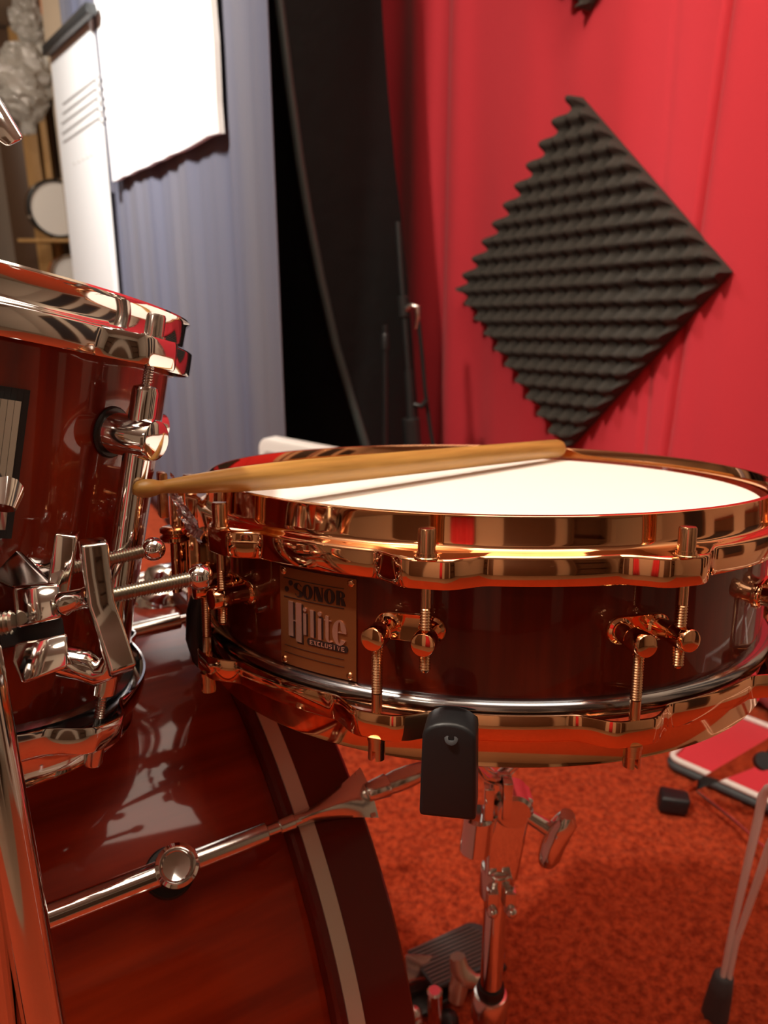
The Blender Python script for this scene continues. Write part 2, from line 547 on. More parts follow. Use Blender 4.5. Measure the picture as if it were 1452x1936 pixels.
bot_prof = [(.1786, -.1201, 0), (.1790, -.1205, 0), (.1810, -.1205, 0), (.1815, -.1200, 0), (.1813, -.1185, 0), (.1812, -.1080, 0), (.1816, -.1062, 0), (.1828, -.1050, .3),
            (.1868, -.1045, 1), (.1874, -.1037, 1), (.1874, -.0925, 1), (.1870, -.0918, 1), (.1858, -.0918, 1), (.1855, -.0925, 1), (.1853, -.1030, 1), (.1795, -.1045, 0), (.1788, -.1065, 0)]
swept(bot_prof, LO).build('bottom_hoop', M['copper'], snare, smooth=50)
MB().lathe([(.1700, .118-.012), (.1765, .118-.006), (.1780, .108), (.1782, .100), (.1782, .033), (.1778, .030), (.1765, .020), (.1700, .020)], (0, 0, 0), (0, 0, 1), 360, cap=False).build('shell', M['snare_wood'], snare, smooth=40)
MB().lathe([(.1760, .0335), (.1795, .0333), (.1826, .0320), (.1836, .0300), (.1836, .0265), (.1825, .0245), (.1790, .0240)], (0, 0, 0), (0, 0, 1), 360, cap=False).build('lower_head_rim', M['aluminium'], snare, smooth=60)
# batter head: flat film with raised collar
hb = MB().lathe([(0.0001, SH-.0095), (.08, SH-.0095), (.155, SH-.0095), (.1685, SH-.0096), (.1725, SH-.0105), (.1750, SH-.0135), (.1765, SH-.019)], (0, 0, 0), (0, 0, 1), 256, cap=False)
head = hb.build('drumhead', M['head'], snare, smooth=60)
head['label'] = 'white coated playing surface'
MB().lathe([(0.0001, .017), (.168, .017), (.176, .023)], (0, 0, 0), (0, 0, 1), 128, cap=False).build('resonant_head', M['head'], snare, smooth=60)
# small print near the rim (arc of worn marks with a tiny crown above)
pm = MB()
rnd = random.Random(5)
def headquad(mb, r0, r1, t0, t1, z=SH-.0093):
    a, b = R(t0), R(t1)
    mb.hexa([(r0*sin(a), -r0*cos(a), z), (r0*sin(b), -r0*cos(b), z), (r1*sin(b), -r1*cos(b), z), (r1*sin(a), -r1*cos(a), z)], (0, 0, 0.0002))
t0 = -30.0
while t0 < -19.0:
    w = rnd.uniform(.25, .6)
    headquad(pm, .1595, .1620, t0, t0+w*.55)
    headquad(pm, .1595, .1600, t0, t0+w)
    t0 += w+.22
for k in range(5):
    headquad(pm, .1520-.001*(k % 2), .1575, -26.0+k*.55, -25.7+k*.55)
pm.build('head_print', M['ink'], head, smooth=0)

def build_lug(sep=3.3):
    mb = MB()
    h = -.0553
    # oblong base plate following the shell
    n = 18
    ring = []
    for i in range(n+1):
        a = -pi/2+pi*i/n
        ring.append((sep*1.02+math.degrees(.0068/.18)*cos(a), .0068*sin(a)))
    for i in range(n+1):
        a = pi/2+pi*i/n
        ring.append((-sep*1.02+math.degrees(.0068/.18)*cos(a), .0068*sin(a)))
    m = len(ring)
    lay = [(.1775, 1.0), (.1795, 1.0), (.1802, .95), (.1802, .0)]
    vs = []
    for r, k in lay[:3]:
        for t, z in ring:
            vs.append(pol(r, t*(0.985 if k < 1 else 1), h+z*k))
    fs = []
    for j in range(2):
        for i in range(m):
            l = (i+1) % m
            fs.append((j*m+i, j*m+l, (j+1)*m+l, (j+1)*m+i))
    # top cap as strip (curved)
    half = m//2
    for i in range(half-1):
        fs.append((2*m+i, 2*m+i+1, 2*m+m-2-i, 2*m+m-1-i))
    mb.add(vs, fs)
    mb.build_name = 'lug'
    ax = Vector((0, -1, 0))
    for s in (-1, 1):
        p0 = pol(.178, s*sep, h)
        q0 = pol(.2020, s*sep, h)
        d = (q0-p0).normalized()
        L = (q0-p0).length
        prof = [(.0062, 0), (.0062, .0022), (.0050, .0030), (.0048, L-.0118), (.0053, L-.0108), (.0056, L-.0100), (.0056, L-.0012), (.0051, L-.0004), (.0040, L-.0001), (.0001, L)]
        mb.lathe(prof, p0, d, 28)
    return mb
lug0 = build_lug().build('lug', M['copper'], snare, smooth=40)
centres = [(UP[i]+LO[i])/2 for i in range(10)]
lug0.rotation_euler = (0, 0, R(centres[0]))
for c0 in centres[1:]:
    inst(lug0, snare, R(c0))
def rod_upper():
    mb = MB()
    r = .1948
    f = lambda h: pol(r, 0, h)
    mb.cyl(f(-.0178), f(-.0166), .0058, bev=.0003)
    mb.cyl(f(-.0166), f(-.0150), .0046, seg=24)
    mb.lathe([(.0040, 0), (.0040, .0100), (.0035, .0108), (.0001, .0110)], f(-.0150), (0, 0, 1), 24)
    mb.cyl(f(-.0400), f(-.0178), .0024)
    mb.thread(f(-.0560), f(-.0400), .0027)
    mb.thread(f(-.0690), f(-.0560), .0027)
    mb.cyl(f(-.0700), f(-.0690), .0015, .0022, seg=14)
    return mb
def half_head(mb, base, r, L, gap, up=-1):
    for sgn in (-1, 1):
        pts = []
        for i in range(13):
            a = -pi/2+pi*i/12
            pts.append((sgn*(gap/2+max(0, (r-gap/2)*cos(a))), r*0.96*sin(a)))
        q = [Vector(base)+Vector((x, y, 0)) for x, y in pts]
        mb.hexa(q, (0, 0, up*L))
def rod_lower():
    mb = MB()
    r = .1948
    f = lambda h: pol(r, 0, h)
    mb.thread(f(-.0830), f(-.0560), .0027)
    mb.cyl(f(-.1040), f(-.0830), .0025)
    mb.cyl(f(-.1058), f(-.1040), .0044, seg=24)
    mb.cyl(f(-.1100), f(-.1056), .0040, seg=24)
    half_head(mb, f(-.1098), .0040, .0052, .0016)
    return mb
ru = rod_upper().build('tension_rod', M['copper_thread'], snare, smooth=40)
ru.rotation_euler = (0, 0, R(UP[0]))
rl = rod_lower().build('tension_rod', M['copper_thread'], snare, smooth=40)
rl.rotation_euler = (0, 0, R(LO[0]))
for t in UP[1:]:
    inst(ru, snare, R(t))
for t in LO[1:]:
    inst(rl, snare, R(t))

# badge on the shell
B0, B1, BT, BB = -41.3, -25.9, -.0350, -.0865
def badge_pt(u, v, r):
    return pol(r, B0+(B1-B0)*u, BT+(BB-BT)*v)
def badge_patch(mb, poly, r0=.1790, r1=.1792, nu=1):
    # poly in (u, v); flat polygons are small, so only their corners follow the shell
    n = len(poly)
    vs = [badge_pt(u, v, r0) for u, v in poly]+[badge_pt(u, v, r1) for u, v in poly]
    fs = [tuple(range(n)), tuple(range(n, 2*n))]+[(i, (i+1) % n, n+(i+1) % n, n+i) for i in range(n)]
    mb.add(vs, fs)
bp = MB()
for i in range(24):
    u0, u1 = i/24, (i+1)/24
    badge_patch(bp, [(u0, 0), (u1, 0), (u1, 1), (u0, 1)], .1776, .1790)
badge = bp.build('badge', M['badge'], snare, smooth=40)
badge['label'] = 'brown copper name plate with lettering'
def ribbon(mb, pts, r1=.1793):
    # pts: (u, v, half width in u, half width in v)
    for (a, b) in zip(pts[:-1], pts[1:]):
        badge_patch(mb, [(a[0]-a[2], a[1]-a[3]), (a[0]+a[2], a[1]+a[3]), (b[0]+b[2], b[1]+b[3]), (b[0]-b[2], b[1]-b[3])], .1789, r1)
def rect(mb, u0, v0, u1, v1, r1=.1793):
    n = max(1, int((u1-u0)/.08))
    for i in range(n):
        a, b = u0+(u1-u0)*i/n, u0+(u1-u0)*(i+1)/n
        badge_patch(mb, [(a, v0), (b, v0), (b, v1), (a, v1)], .1789, r1)
def ell_ring(mb, cu, cv, ru_, rv, iu, iv, a0=0, a1=2*pi, n=24, shift=0, r1=.1793):
    for i in range(n):
        a, b = a0+(a1-a0)*i/n, a0+(a1-a0)*(i+1)/n
        badge_patch(mb, [(cu+ru_*cos(a), cv-rv*sin(a)), (cu+ru_*cos(b), cv-rv*sin(b)), (cu+shift+iu*cos(b), cv-iv*sin(b)), (cu+shift+iu*cos(a), cv-iv*sin(a))], .1789, r1)
def dot(mb, cu, cv, ru_, rv, r1=.1793):
    badge_patch(mb, [(cu+ru_*cos(2*pi*i/14), cv-rv*sin(2*pi*i/14)) for i in range(14)], .1789, r1)
dk = MB()
rect(dk, .06, .105, .86, .111)
rect(dk, .06, .295, .86, .302)
rect(dk, .06, .800, .86, .804)
rect(dk, .06, .875, .86, .879)
dot(dk, .165, .150, .030, .028)
dot(dk, .105, .220, .030, .028)
# S O N O R
v0, v1 = .135, .275
def letter_S(mb, u, w):
    P = []
    cx_ = u+w/2
    for i in range(15):
        a = R(20)+R(250)*i/14
        P.append((cx_+w*.40*cos(a), (v0*.72+v1*.28)-(v1-v0)*.26*sin(a), .006+.018*max(0, -cos(a)), 0.004))
    for i in range(15):
        a = R(90)-R(250)*i/14
        P.append((cx_+w*.42*cos(a), (v0*.27+v1*.73)-(v1-v0)*.25*sin(a), .006+.018*max(0, cos(a)), 0.004))
    ribbon(mb, P)
letter_S(dk, .225, .10)
def letter_O(mb, u, w):
    ell_ring(mb, u+w/2, (v0+v1)/2, w/2, (v1-v0)/2+.004, w*.17, (v1-v0)/2-.008)
letter_O(dk, .335, .135)
def letter_N(mb, u, w):
    rect(mb, u, v0, u+.010, v1)
    rect(mb, u+w-.010, v0, u+w, v1)
    badge_patch(mb, [(u, v0), (u+.052, v0), (u+w, v1), (u+w-.052, v1)], .1789, .1793)
    rect(mb, u-.012, v1-.006, u+.022, v1)
    rect(mb, u+w-.022, v0, u+w+.012, v0+.006)
letter_N(dk, .490, .110)
letter_O(dk, .618, .135)
def letter_R(mb, u, w):
    rect(mb, u, v0, u+.042, v1)
    ell_ring(mb, u+.042, v0+(v1-v0)*.27, w-.042, (v1-v0)*.27, (w-.042)*.40, (v1-v0)*.27-.010, -pi/2, pi/2, 12)
    badge_patch(mb, [(u+.050, v0+(v1-v0)*.52), (u+.085, v0+(v1-v0)*.52), (u+w+.010, v1), (u+w-.038, v1)], .1789, .1793)
letter_R(dk, .770, .100)
# pill behind EXCLUSIVE
rect(dk, .42, .665, .88, .735)
dot(dk, .42, .70, .028, .036)
dot(dk, .88, .70, .028, .036)
# dark drop edges of the tall letters
for (u, va, vb, w) in [(.135, .335, .700, .075), (.245, .335, .740, .085), (.345, .415, .640, .045), (.445, .375, .640, .050), (.545, .42, .640, .048)]:
    rect(dk, u+.010, va+.008, u+w+.012, vb+.008, .1792)
dk.build('badge_lettering', M['badge_dark'], badge, smooth=0)
lt = MB()
rr = .1796
def lrect(u0, a, u1, b): rect(lt, u0, a, u1, b, rr)
lrect(.135, .335, .205, .690)     # H
lrect(.245, .335, .325, .730)
lrect(.205, .520, .245, .528)
lrect(.350, .425, .390, .640)     # i
dot(lt, .370, .385, .024, .020, rr)
lrect(.445, .375, .490, .650)     # l
lrect(.435, .375, .450, .382)
lrect(.545, .440, .588, .655)     # i
dot(lt, .566, .395, .026, .022, rr)
lrect(.640, .400, .680, .610)     # t
lrect(.622, .440, .715, .448)
ell_ring(lt, .690, .610, .050, .052, .012, .040, pi, 1.75*pi, 10, 0, rr)
ell_ring(lt, .810, .545, .085, .125, .020, .110, R(12), 2*pi-R(35), 30, 0, rr)   # e
lrect(.795, .535, .893, .545)
badge_patch(lt, [(.845, .440), (.880, .475), (.893, .535), (.845, .535)], .1789, rr)
# EXCLUSIVE
def txt(s, u, v, hgt, adv):
    seg = {'E': [(0, 0, .3, 1), (0, 0, .8, .16), (0, .42, .65, .58), (0, .84, .8, 1)], 'L': [(0, 0, .3, 1), (0, .84, .8, 1)], 'I': [(.2, 0, .5, 1)],
           'U': [(0, 0, .28, .9), (.62, 0, .78, .9), (.1, .84, .7, 1)], 'C': [(0, .1, .3, .9), (.1, 0, .75, .16), (.1, .84, .75, 1)], 'S': [(.1, 0, .75, .16), (0, .08, .28, .5), (.1, .42, .7, .58), (.48, .5, .78, .92), (.05, .84, .7, 1)]}
    for ch in s:
        if ch == 'X':
            badge_patch(lt, [(u, v), (u+.3*adv, v), (u+.8*adv, v+hgt), (u+.5*adv, v+hgt)], .1792, rr)
            badge_patch(lt, [(u+.66*adv, v), (u+.8*adv, v), (u+.14*adv, v+hgt), (u, v+hgt)], .1792, rr)
        elif ch == 'V':
            badge_patch(lt, [(u, v), (u+.3*adv, v), (u+.5*adv, v+hgt), (u+.35*adv, v+hgt)], .1792, rr)
            badge_patch(lt, [(u+.66*adv, v), (u+.8*adv, v), (u+.45*adv, v+hgt), (u+.35*adv, v+hgt)], .1792, rr)
        else:
            for a, b, c1, d in seg[ch]:
                badge_patch(lt, [(u+a*adv, v+b*hgt), (u+c1*adv, v+b*hgt), (u+c1*adv, v+d*hgt), (u+a*adv, v+d*hgt)], .1792, rr)
        u += adv
txt('EXCLUSIVE', .435, .678, .044, .0495)
lt.build('badge_lettering', M['badge_light'], badge, smooth=0)
for (u, v) in ((.94, .045), (.93, .955), (.06, .045), (.06, .955)):
    p = badge_pt(u, v, .1790)
    d = Vector((p.x, p.y, 0)).normalized()
    MB().lathe([(.0020, -.0002), (.0019, .0006), (.0012, .0011), (.0001, .0012)], p, d, 16).build('badge_pin', M['copper_dull'], badge, smooth=50)

# throw-off (strainer) at the left of the snare drum
tho = MB()
sd = lambda r, th, h: pol(r, th, h)
def radial_box(mb, th, r0, r1, wdeg, h0, h1):
    q = [sd(r0, th-wdeg, h0), sd(r0, th+wdeg, h0), sd(r1, th+wdeg, h0), sd(r1, th-wdeg, h0)]
    mb.hexa(q, (0, 0, h1-h0))
so = thing
radial_box(tho, -68, .178, .196, 2.8, -.092, -.030)
radial_box(tho, -68, .196, .204, 2.0, -.060, -.002)
st = tho.build('throw_off', M['copper'], snare, bevel=.0012)
kn = MB()
kn.lathe([(.0070, 0), (.0084, .0010), (.0084, .0030), (.0070, .0038), (.0070, .0046), (.0084, .0056), (.0084, .0076), (.0070, .0086)], sd(.203, -66, -.034), (0, 0, 1), 28)
kn.cyl(sd(.203, -66, -.064), sd(.203, -66, -.026), .0028)
kn.build('tension_knob', M['copper'], st, smooth=40)
lv = MB()
radial_box(lv, -67, .206, .211, 1.7, -.020, .006)
lv.build('lever', M['copper_dull'], st, bevel=.001)
sp = MB()
sp.tube([sd(.190, -63, -.062), sd(.194, -63, -.074), sd(.195, -63, -.090), sd(.192, -63, -.102), sd(.186, -62, -.110)], .0062, 14)
sp.build('snare_strap', M['rubber'], st, smooth=60)
ck = MB()
ck.cyl(sd(.1778, -47.0, -.0625), sd(.1810, -47.0, -.0625), .0016, seg=12)
ck.build('air_vent', M['chrome'], snare)

# crumpled clear film stuck at the rim by the throw-off
fl = MB()
rnd = random.Random(11)
Pn = []
for j in range(7):
    for i in range(16):
        a = i/15
        th = -68+16*a
        hh = -.001-.021*a+(j/6-.5)*.010
        Pn.append(snare.matrix_world @ sd(.2035+rnd.uniform(-.0022, .0022), th, hh+rnd.uniform(-.002, .002)))
film = thing('plastic_film', 'crumpled clear plastic film on the left snare rim, under the drumstick tip', 'plastic', Pn[0].copy())
fl.add(Pn, [(j*16+i, j*16+i+1, (j+1)*16+i+1, (j+1)*16+i) for j in range(6) for i in range(15)])
fl.build('film_sheet', M['clear'], film, world=True, smooth=0)

# ------------------------------------------------------------------ drumstick across the snare rims
def local_to_world(m, p): return m @ Vector(p)
SM = snare.matrix_world.copy() if False else basis(SX, SY, SN, ST-SN*SH)
A_ = SM @ pol(.1805, -49.5, .0072)
B_ = SM @ pol(.1700, 149.5, .0005)
sdv = (B_-A_).normalized()
Ls = 0.412
tip = A_ - sdv*0.066
stick = thing('drumstick', 'worn wooden drumstick lying across the copper rims of the snare drum', 'drumstick', basis(*[frame_z(sdv).col[i] for i in range(3)], tip))
prof = [(.0002, 0), (.0022, .0006), (.0036, .0022), (.0043, .0050), (.0044, .0075), (.0040, .0105), (.0033, .0130), (.0031, .0150), (.0034, .019), (.0050, .036), (.0065, .060), (.0074, .085), (.0078, .110), (.0078, .30), (.0077, Ls-.006), (.0070, Ls-.0015), (.0052, Ls)]
MB().lathe(prof[7:], (0, 0, 0), (0, 0, 1), 32).build('shaft', M['stick'], stick, smooth=50)
MB().lathe(prof[:9], (0, 0, 0), (0, 0, 1), 28, cap=False).build('tip', M['stick'], stick, smooth=60)

# ------------------------------------------------------------------ snare stand
PX, PY = 0.092, 0.502
sstand = thing('snare_stand', 'chrome snare drum stand holding the copper-hooped snare drum', 'stand', (PX, PY, 0))
MB().cyl((0, 0, .195), (0, 0, .345), .0095, seg=28).build('upper_tube', M['chrome'], sstand)
MB().cyl((0, 0, .055), (0, 0, .186), .0135, seg=28).build('lower_tube', M['chrome'], sstand)
cl = MB().lathe([(.0140, 0), (.0158, .003), (.0158, .024), (.0140, .028), (.0110, .029)], (0, 0, .166), (0, 0, 1), 28)
cl.build('collar', M['chrome_soft'], sstand)
MB().lathe([(.0118, 0), (.0122, .004), (.0112, .009)], (0, 0, .1945), (0, 0, 1), 24).build('tube_bushing', M['rubber'], sstand)
# memory lock collar with two bolts
ml = MB()
ml.cyl((0, 0, .300), (0, 0, .330), .0140, seg=28, bev=.002)
ml.box((-.006, -.0165, .312), (.009, .010, .020))
ml.box((.008, -.0165, .312), (.009, .010, .020))
mlo = ml.build('memory_lock', M['chrome_soft'], sstand, bevel=.0012)
for x in (-.006, .009):
    MB().ball((x, -.0225, .305), .0046, 14).build('lock_bolt', M['chrome_soft'], mlo)
# tilter
tl = MB()
tl.hexa([(-.011, -.010, .322), (.015, -.010, .322), (.020, -.010, .372), (.024, -.010, .400), (.004, -.010, .408), (-.006, -.010, .385), (-.011, -.010, .360)], (0, .020, 0))
tlo = tl.build('tilter', M['chrome'], sstand, bevel=.003, bseg=3)
MB().cyl((.008, -.015, .392), (.008, .013, .392), .0150, seg=32, bev=.0025).build('ratchet_disc', M['chrome_soft'], tlo, smooth=40)
MB().cyl((-.020, -.006, .350), (-.018, -.006, .386), .0125, seg=28, bev=.0022).build('basket_adjuster', M['chrome'], sstand, smooth=40)
pp = MB()
pp.box((-.012, -.010, .401), (.008, .012, .030))
pp.box((.002, -.010, .404), (.008, .012, .034))
pp.box((-.005, -.004, .408), (.020, .006, .028))
pp.build('adjuster_fork', M['chrome'], sstand, bevel=.0015)
# wing bolt to the right
wb = MB()
wb.cyl((.018, -.010, .388), (.038, -.014, .376), .0050, .0062, seg=18)
wbo = wb.build('wing_bolt', M['chrome_soft'], sstand)
wg = MB()
wg.tube([(.0475, -.018, .395), (.0475, -.017, .388), (.043, -.016, .378), (.039, -.016, .366), (.037, -.015, .354), (.0355, -.014, .346)], [.0055, .0088, .0100, .0095, .0092, .0066], 16)
wg.build('wing', M['chrome'], wbo, smooth=60)
for o in list(sstand.children):
    if not o.name.startswith('lower_tube'):
        o.location.z = .006
# basket arms: from the hub to the lower rim, rubber-tipped
def rim_pt(th, r, h): return SM @ pol(r, th, h)
hub = Vector((PX-.004, PY, .418))
for k, th in enumerate((-10.1, 109.9, 229.9)):
    end = rim_pt(th, .199, -.131)
    mid = rim_pt(th, .125, -.142)
    ar = MB()
    ar.tube([hub, hub.lerp(mid, .5)+Vector((0, 0, -.004)), mid, end], [.0050, .0048, .0045, .0045], 12)
    arm = ar.build('basket_arm', M['chrome'], sstand, world=True, smooth=60)
    rb = MB()
    Rz = Matrix.Rotation(R(th), 3, 'Z')
    # rubber grip: rounded-top block hugging the rim, built in the drum's frame
    pts = []
    wv = .0118
    hb0, hb1 = -.1325, -.0945
    for i in range(13):
        a = pi*i/12
        pts.append((wv*cos(a), hb1+.0070*sin(a)))
    pts += [(-wv*1.07, hb0), (wv*1.07, hb0)]
    q = [SM @ (Rz @ Vector((x, -.2075, SH+h))) for x, h in pts]
    e = (SM.to_3x3() @ (Rz @ Vector((0, .0195, 0))))
    # open slot is where the rim sits: two cheeks
    e1 = (SM.to_3x3() @ (Rz @ Vector((0, .0195, 0))))
    rb.hexa(q, e1)
    q2 = [SM @ (Rz @ Vector((x, -.1995, SH+h))) for x, h in [(wv*.95, -.1212), (-wv*.95, -.1212), (-wv*.95, hb0), (wv*.95, hb0)]]
    rb.hexa(q2, (SM.to_3x3() @ (Rz @ Vector((0, .0260, 0)))))
    gp = rb.build('rubber_grip', M['rubber'], arm, world=True, bevel=.0018, bseg=3)
    if k == 0:
        sc_ = MB()
        c0 = SM @ (Rz @ Vector((.001, -.2070, SH-.0945)))
        dd = (SM.to_3x3() @ (Rz @ Vector((0, -1, .5)))).normalized()
        sc_.lathe([(.0030, -.0006), (.0030, .0006), (.0022, .0010), (.0014, .0010), (.0013, .0002), (.0001, .0001)], c0, dd, 16)
        sc_.build('grip_screw', M['rubber_grey'], gp, world=True, smooth=30)
# tripod legs
for a in (8, 252, 100):
    rr_ = .19 if a != 100 else .125
    e = Vector((rr_*cos(R(a)), rr_*sin(R(a)), .012))
    g = MB()
    g.tube([(0.013*cos(R(a)), 0.013*sin(R(a)), .12), e*.8+Vector((0, 0, .02)), e], .005, 10)
    lo_ = g.build('leg', M['chrome'], sstand, smooth=60)
    MB().ball(tuple(e), .012, 14).build('rubber_foot', M['rubber'], lo_)

# ------------------------------------------------------------------ bass drum
RB = 0.268
AZ = 0.540
BA = Vector((cos(AZ), sin(AZ), 0))
BY = Vector((-sin(AZ), cos(AZ), 0))
BC = Vector((-0.112, 0.574, 0))
bass = thing('bass_drum', 'large red-brown bass drum on its side below the snare, silver line around its hoop', 'drum', basis(BA, BY, Vector((0, 0, 1)), BC))
BZ = RB+.011
RS = RB-.014
LB = 0.43
X = Vector((1, 0, 0))
def bprof(p, **k): return MB().lathe(p, (0, 0, BZ), (1, 0, 0), 256, cap=False)
bprof([(RS, -LB+.02), (RS, -.030)]).build('shell', M['drum_wood'], bass, smooth=50)
for nm, x0, x1 in (('batter_hoop', -.050, 0.0), ('front_hoop', -LB-.02, -LB+.030)):
    o = bprof([(RS+.001, x0), (RB-.002, x0), (RB, x0+.002), (RB, x1-.002), (RB-.002, x1), (RB-.014, x1), (RB-.014, x0)]).build(nm, M['hoop_wood'], bass, smooth=40)
    xi0, xi1 = (x0+.006, x0+.016) if nm == 'batter_hoop' else (x1-.016, x1-.006)
    bprof([(RB-.001, xi0), (RB+.0012, xi0), (RB+.0012, xi1), (RB-.001, xi1)]).build('inlay_strip', M['inlay'], o, smooth=40)
bprof([(.0001, -.008), (RB-.016, -.008)]).build('batter_head', M['head'], bass)
bprof([(.0001, -LB+.002), (RB-.016, -LB+.002)]).build('front_head', M['head'], bass)
PH0 = 0.803
def bp3(r, ph, x):   # ph: angle up from the horizontal towards the camera
    return Vector((x, -r*cos(ph), BZ+r*sin(ph)))
def claw(ph):
    d = Vector((0, -cos(ph), sin(ph)))
    tg = Vector((0, sin(ph), cos(ph)))     # tangent
    rl_ = RB+.008
    # tension rod
    mb = MB()
    mb.cyl(bp3(rl_, ph, -.110), bp3(rl_, ph, -.020), .0035, seg=14)
    mb.cyl(bp3(rl_, ph, -.109), bp3(rl_, ph, -.066), .0060, seg=18, bev=.0006)
    mb.cyl(bp3(rl_, ph, -.058), bp3(rl_, ph, -.048), .0046, seg=18, bev=.0006)
    ro = mb.build('tension_rod', M['chrome_soft'], bass, smooth=40)
    # claw hook: flared leaf over the hoop
    c1 = MB()
    n = 14
    prof_ = []
    for i in range(n+1):
        t = i/n
        x = -.058+.064*t
        w = .0040+.0125*max(0, (t-.25)/.75)**1.5
        lift = .006+.006*sin(pi*min(1, t*1.05))
        prof_.append((x, w, lift))
    vs = []
    for (x, w, lift) in prof_:
        for k in range(9):
            s = -1+2*k/8
            base = bp3(RB+lift*(1-.55*s*s)+.002, ph, x)+tg*(w*s)
            vs.append(base)
        for k in range(9):
            s = 1-2*k/8
            vs.append(bp3(RB+lift*(1-.55*s*s)+.002-.003, ph, x)+tg*(w*s*.96))
    m = 18
    fs = [(i*m+k, i*m+(k+1) % m, (i+1)*m+(k+1) % m, (i+1)*m+k) for i in range(n) for k in range(m)]
    fs += [tuple(range(m)), tuple(n*m+k for k in range(m))]
    c1.add(vs, fs)
    q = [bp3(RB+.006, ph, .001)+tg*.015, bp3(RB+.006, ph, .001)-tg*.015, bp3(RB-.010, ph, .001)-tg*.010, bp3(RB-.010, ph, .001)+tg*.010]
    c1.hexa(q, (.0035, 0, 0))
    co = c1.build('claw_hook', M['chrome_soft'], bass, smooth=50)
    # T handle beyond the claw
    th_ = MB()
    th_.cyl(bp3(RB+.008, ph, .002), bp3(RB+.009, ph, .018), .0060, .0075, seg=18, bev=.001)
    p = bp3(RB+.009, ph, .020)
    th_.tube([p+X*(-.006)-d*.004, p+X*.004, p+X*.014+d*.001, p+X*.026+d*.001, p+X*.033], [.0055, .0072, .0072, .0060, .0035], 14)
    th_.build('rod_handle', M['chrome_soft'], co, smooth=60)
    # lug: post, round cup, long tube towards the other hoop
    lg = MB()
    lg.cyl(bp3(RS-.002, ph, -.121), bp3(RS+.002, ph, -.121), .0145, seg=28, bev=.001)
    lgo = lg.build('lug_gasket', M['rubber'], bass)
    lg = MB()
    lg.cyl(bp3(RS, ph, -.121), bp3(rl_+.004, ph, -.121), .0112, seg=28)
    lg.lathe([(.0112, 0), (.0120, .002), (.0118, .006), (.0100, .0072), (.0088, .0060), (.0075, .0030), (.0001, .0020)], bp3(rl_+.003, ph, -.121), d, 28)
    lg.cyl(bp3(rl_, ph, -.200), bp3(rl_, ph, -.129), .0068, seg=20, bev=.0008)
    lg.build('lug', M['chrome'], bass, smooth=40)
for k in range(10):
    claw(PH0 + k*pi/5)
# tom mount block on top of the bass drum with curved chrome plate
tm = MB()
pk = bp3(RS, pi/2+.25, -.048)
kd = Vector((0, sin(.25), cos(.25)))
tm = MB().lathe([(.030, -.004), (.030, .006), (.026, .012), (.018, .015), (.016, .026), (.012, .030), (.0001, .031)], pk, kd, 40)
tmo = tm.build('tom_mount', M['chrome'], bass, smooth=50)

# ------------------------------------------------------------------ hanging tom
TN = Vector((.18, .215, 1.0)).normalized()
TX = (Vector((1, 0, 0))-TN*TN.x).normalized()
TY = TN.cross(TX)
TC = Vector((-.2267, .421, ZC-.0064))
TL = .234
TR = .1208
tom = thing('tom_drum', 'red-brown tom drum with chrome hoops, tilted, hanging above the bass drum at the left', 'drum', basis(TX, TY, TN, TC-TN*TL))
TA = [69.5+72*k for k in range(5)]
def tp(r, th, h):
    t = R(th)
    return Vector((r*sin(t), -r*cos(t), TL+h))
def hoop_prof(sg, z0):
    p = [(-.0025, 0, 0), (-.0010, 0, 0), (.0012, -.0002, 0), (.0018, -.0012, 0), (0, -.0030, 0), (0, -.0130, 0), (.0006, -.0148, 0), (.0022, -.0160, .3), (.0050, -.0168, 1), (.0056, -.0178, 1),
         (.0056, -.0290, 1), (.0050, -.0300, 1), (.0038, -.0298, 1), (.0036, -.0186, 1), (-.0010, -.0172, 0), (-.0022, -.0140, 0)]
    return [(TR+r, z0+sg*h, k) for r, h, k in p]
swept(hoop_prof(1, 0), TA, 720, TL, a=.0125, w=13).build('top_hoop', M['chrome'], tom, smooth=50)
swept(hoop_prof(-1, -TL), TA, 720, TL, a=.0125, w=13).build('bottom_hoop', M['chrome'], tom, smooth=50)
MB().lathe([(.1145, TL-.012), (.1150, TL-.016), (.1150, .016), (.1145, .012)], (0, 0, 0), (0, 0, 1), 256, cap=False).build('shell', M['tom_wood'], tom, smooth=50)
MB().lathe([(.0001, TL-.010), (.1145, TL-.010), (.1170, TL-.014)], (0, 0, 0), (0, 0, 1), 128, cap=False).build('drumhead', M['head'], tom)
MB().lathe([(.0001, .010), (.1145, .010), (.1170, .014)], (0, 0, 0), (0, 0, 1), 128, cap=False).build('resonant_head', M['head'], tom)
MB().lathe([(.1145, .030), (.1190, .028), (.1198, .022), (.1180, .018)], (0, 0, 0), (0, 0, 1), 200, cap=False).build('lower_head_rim', M['aluminium'], tom)
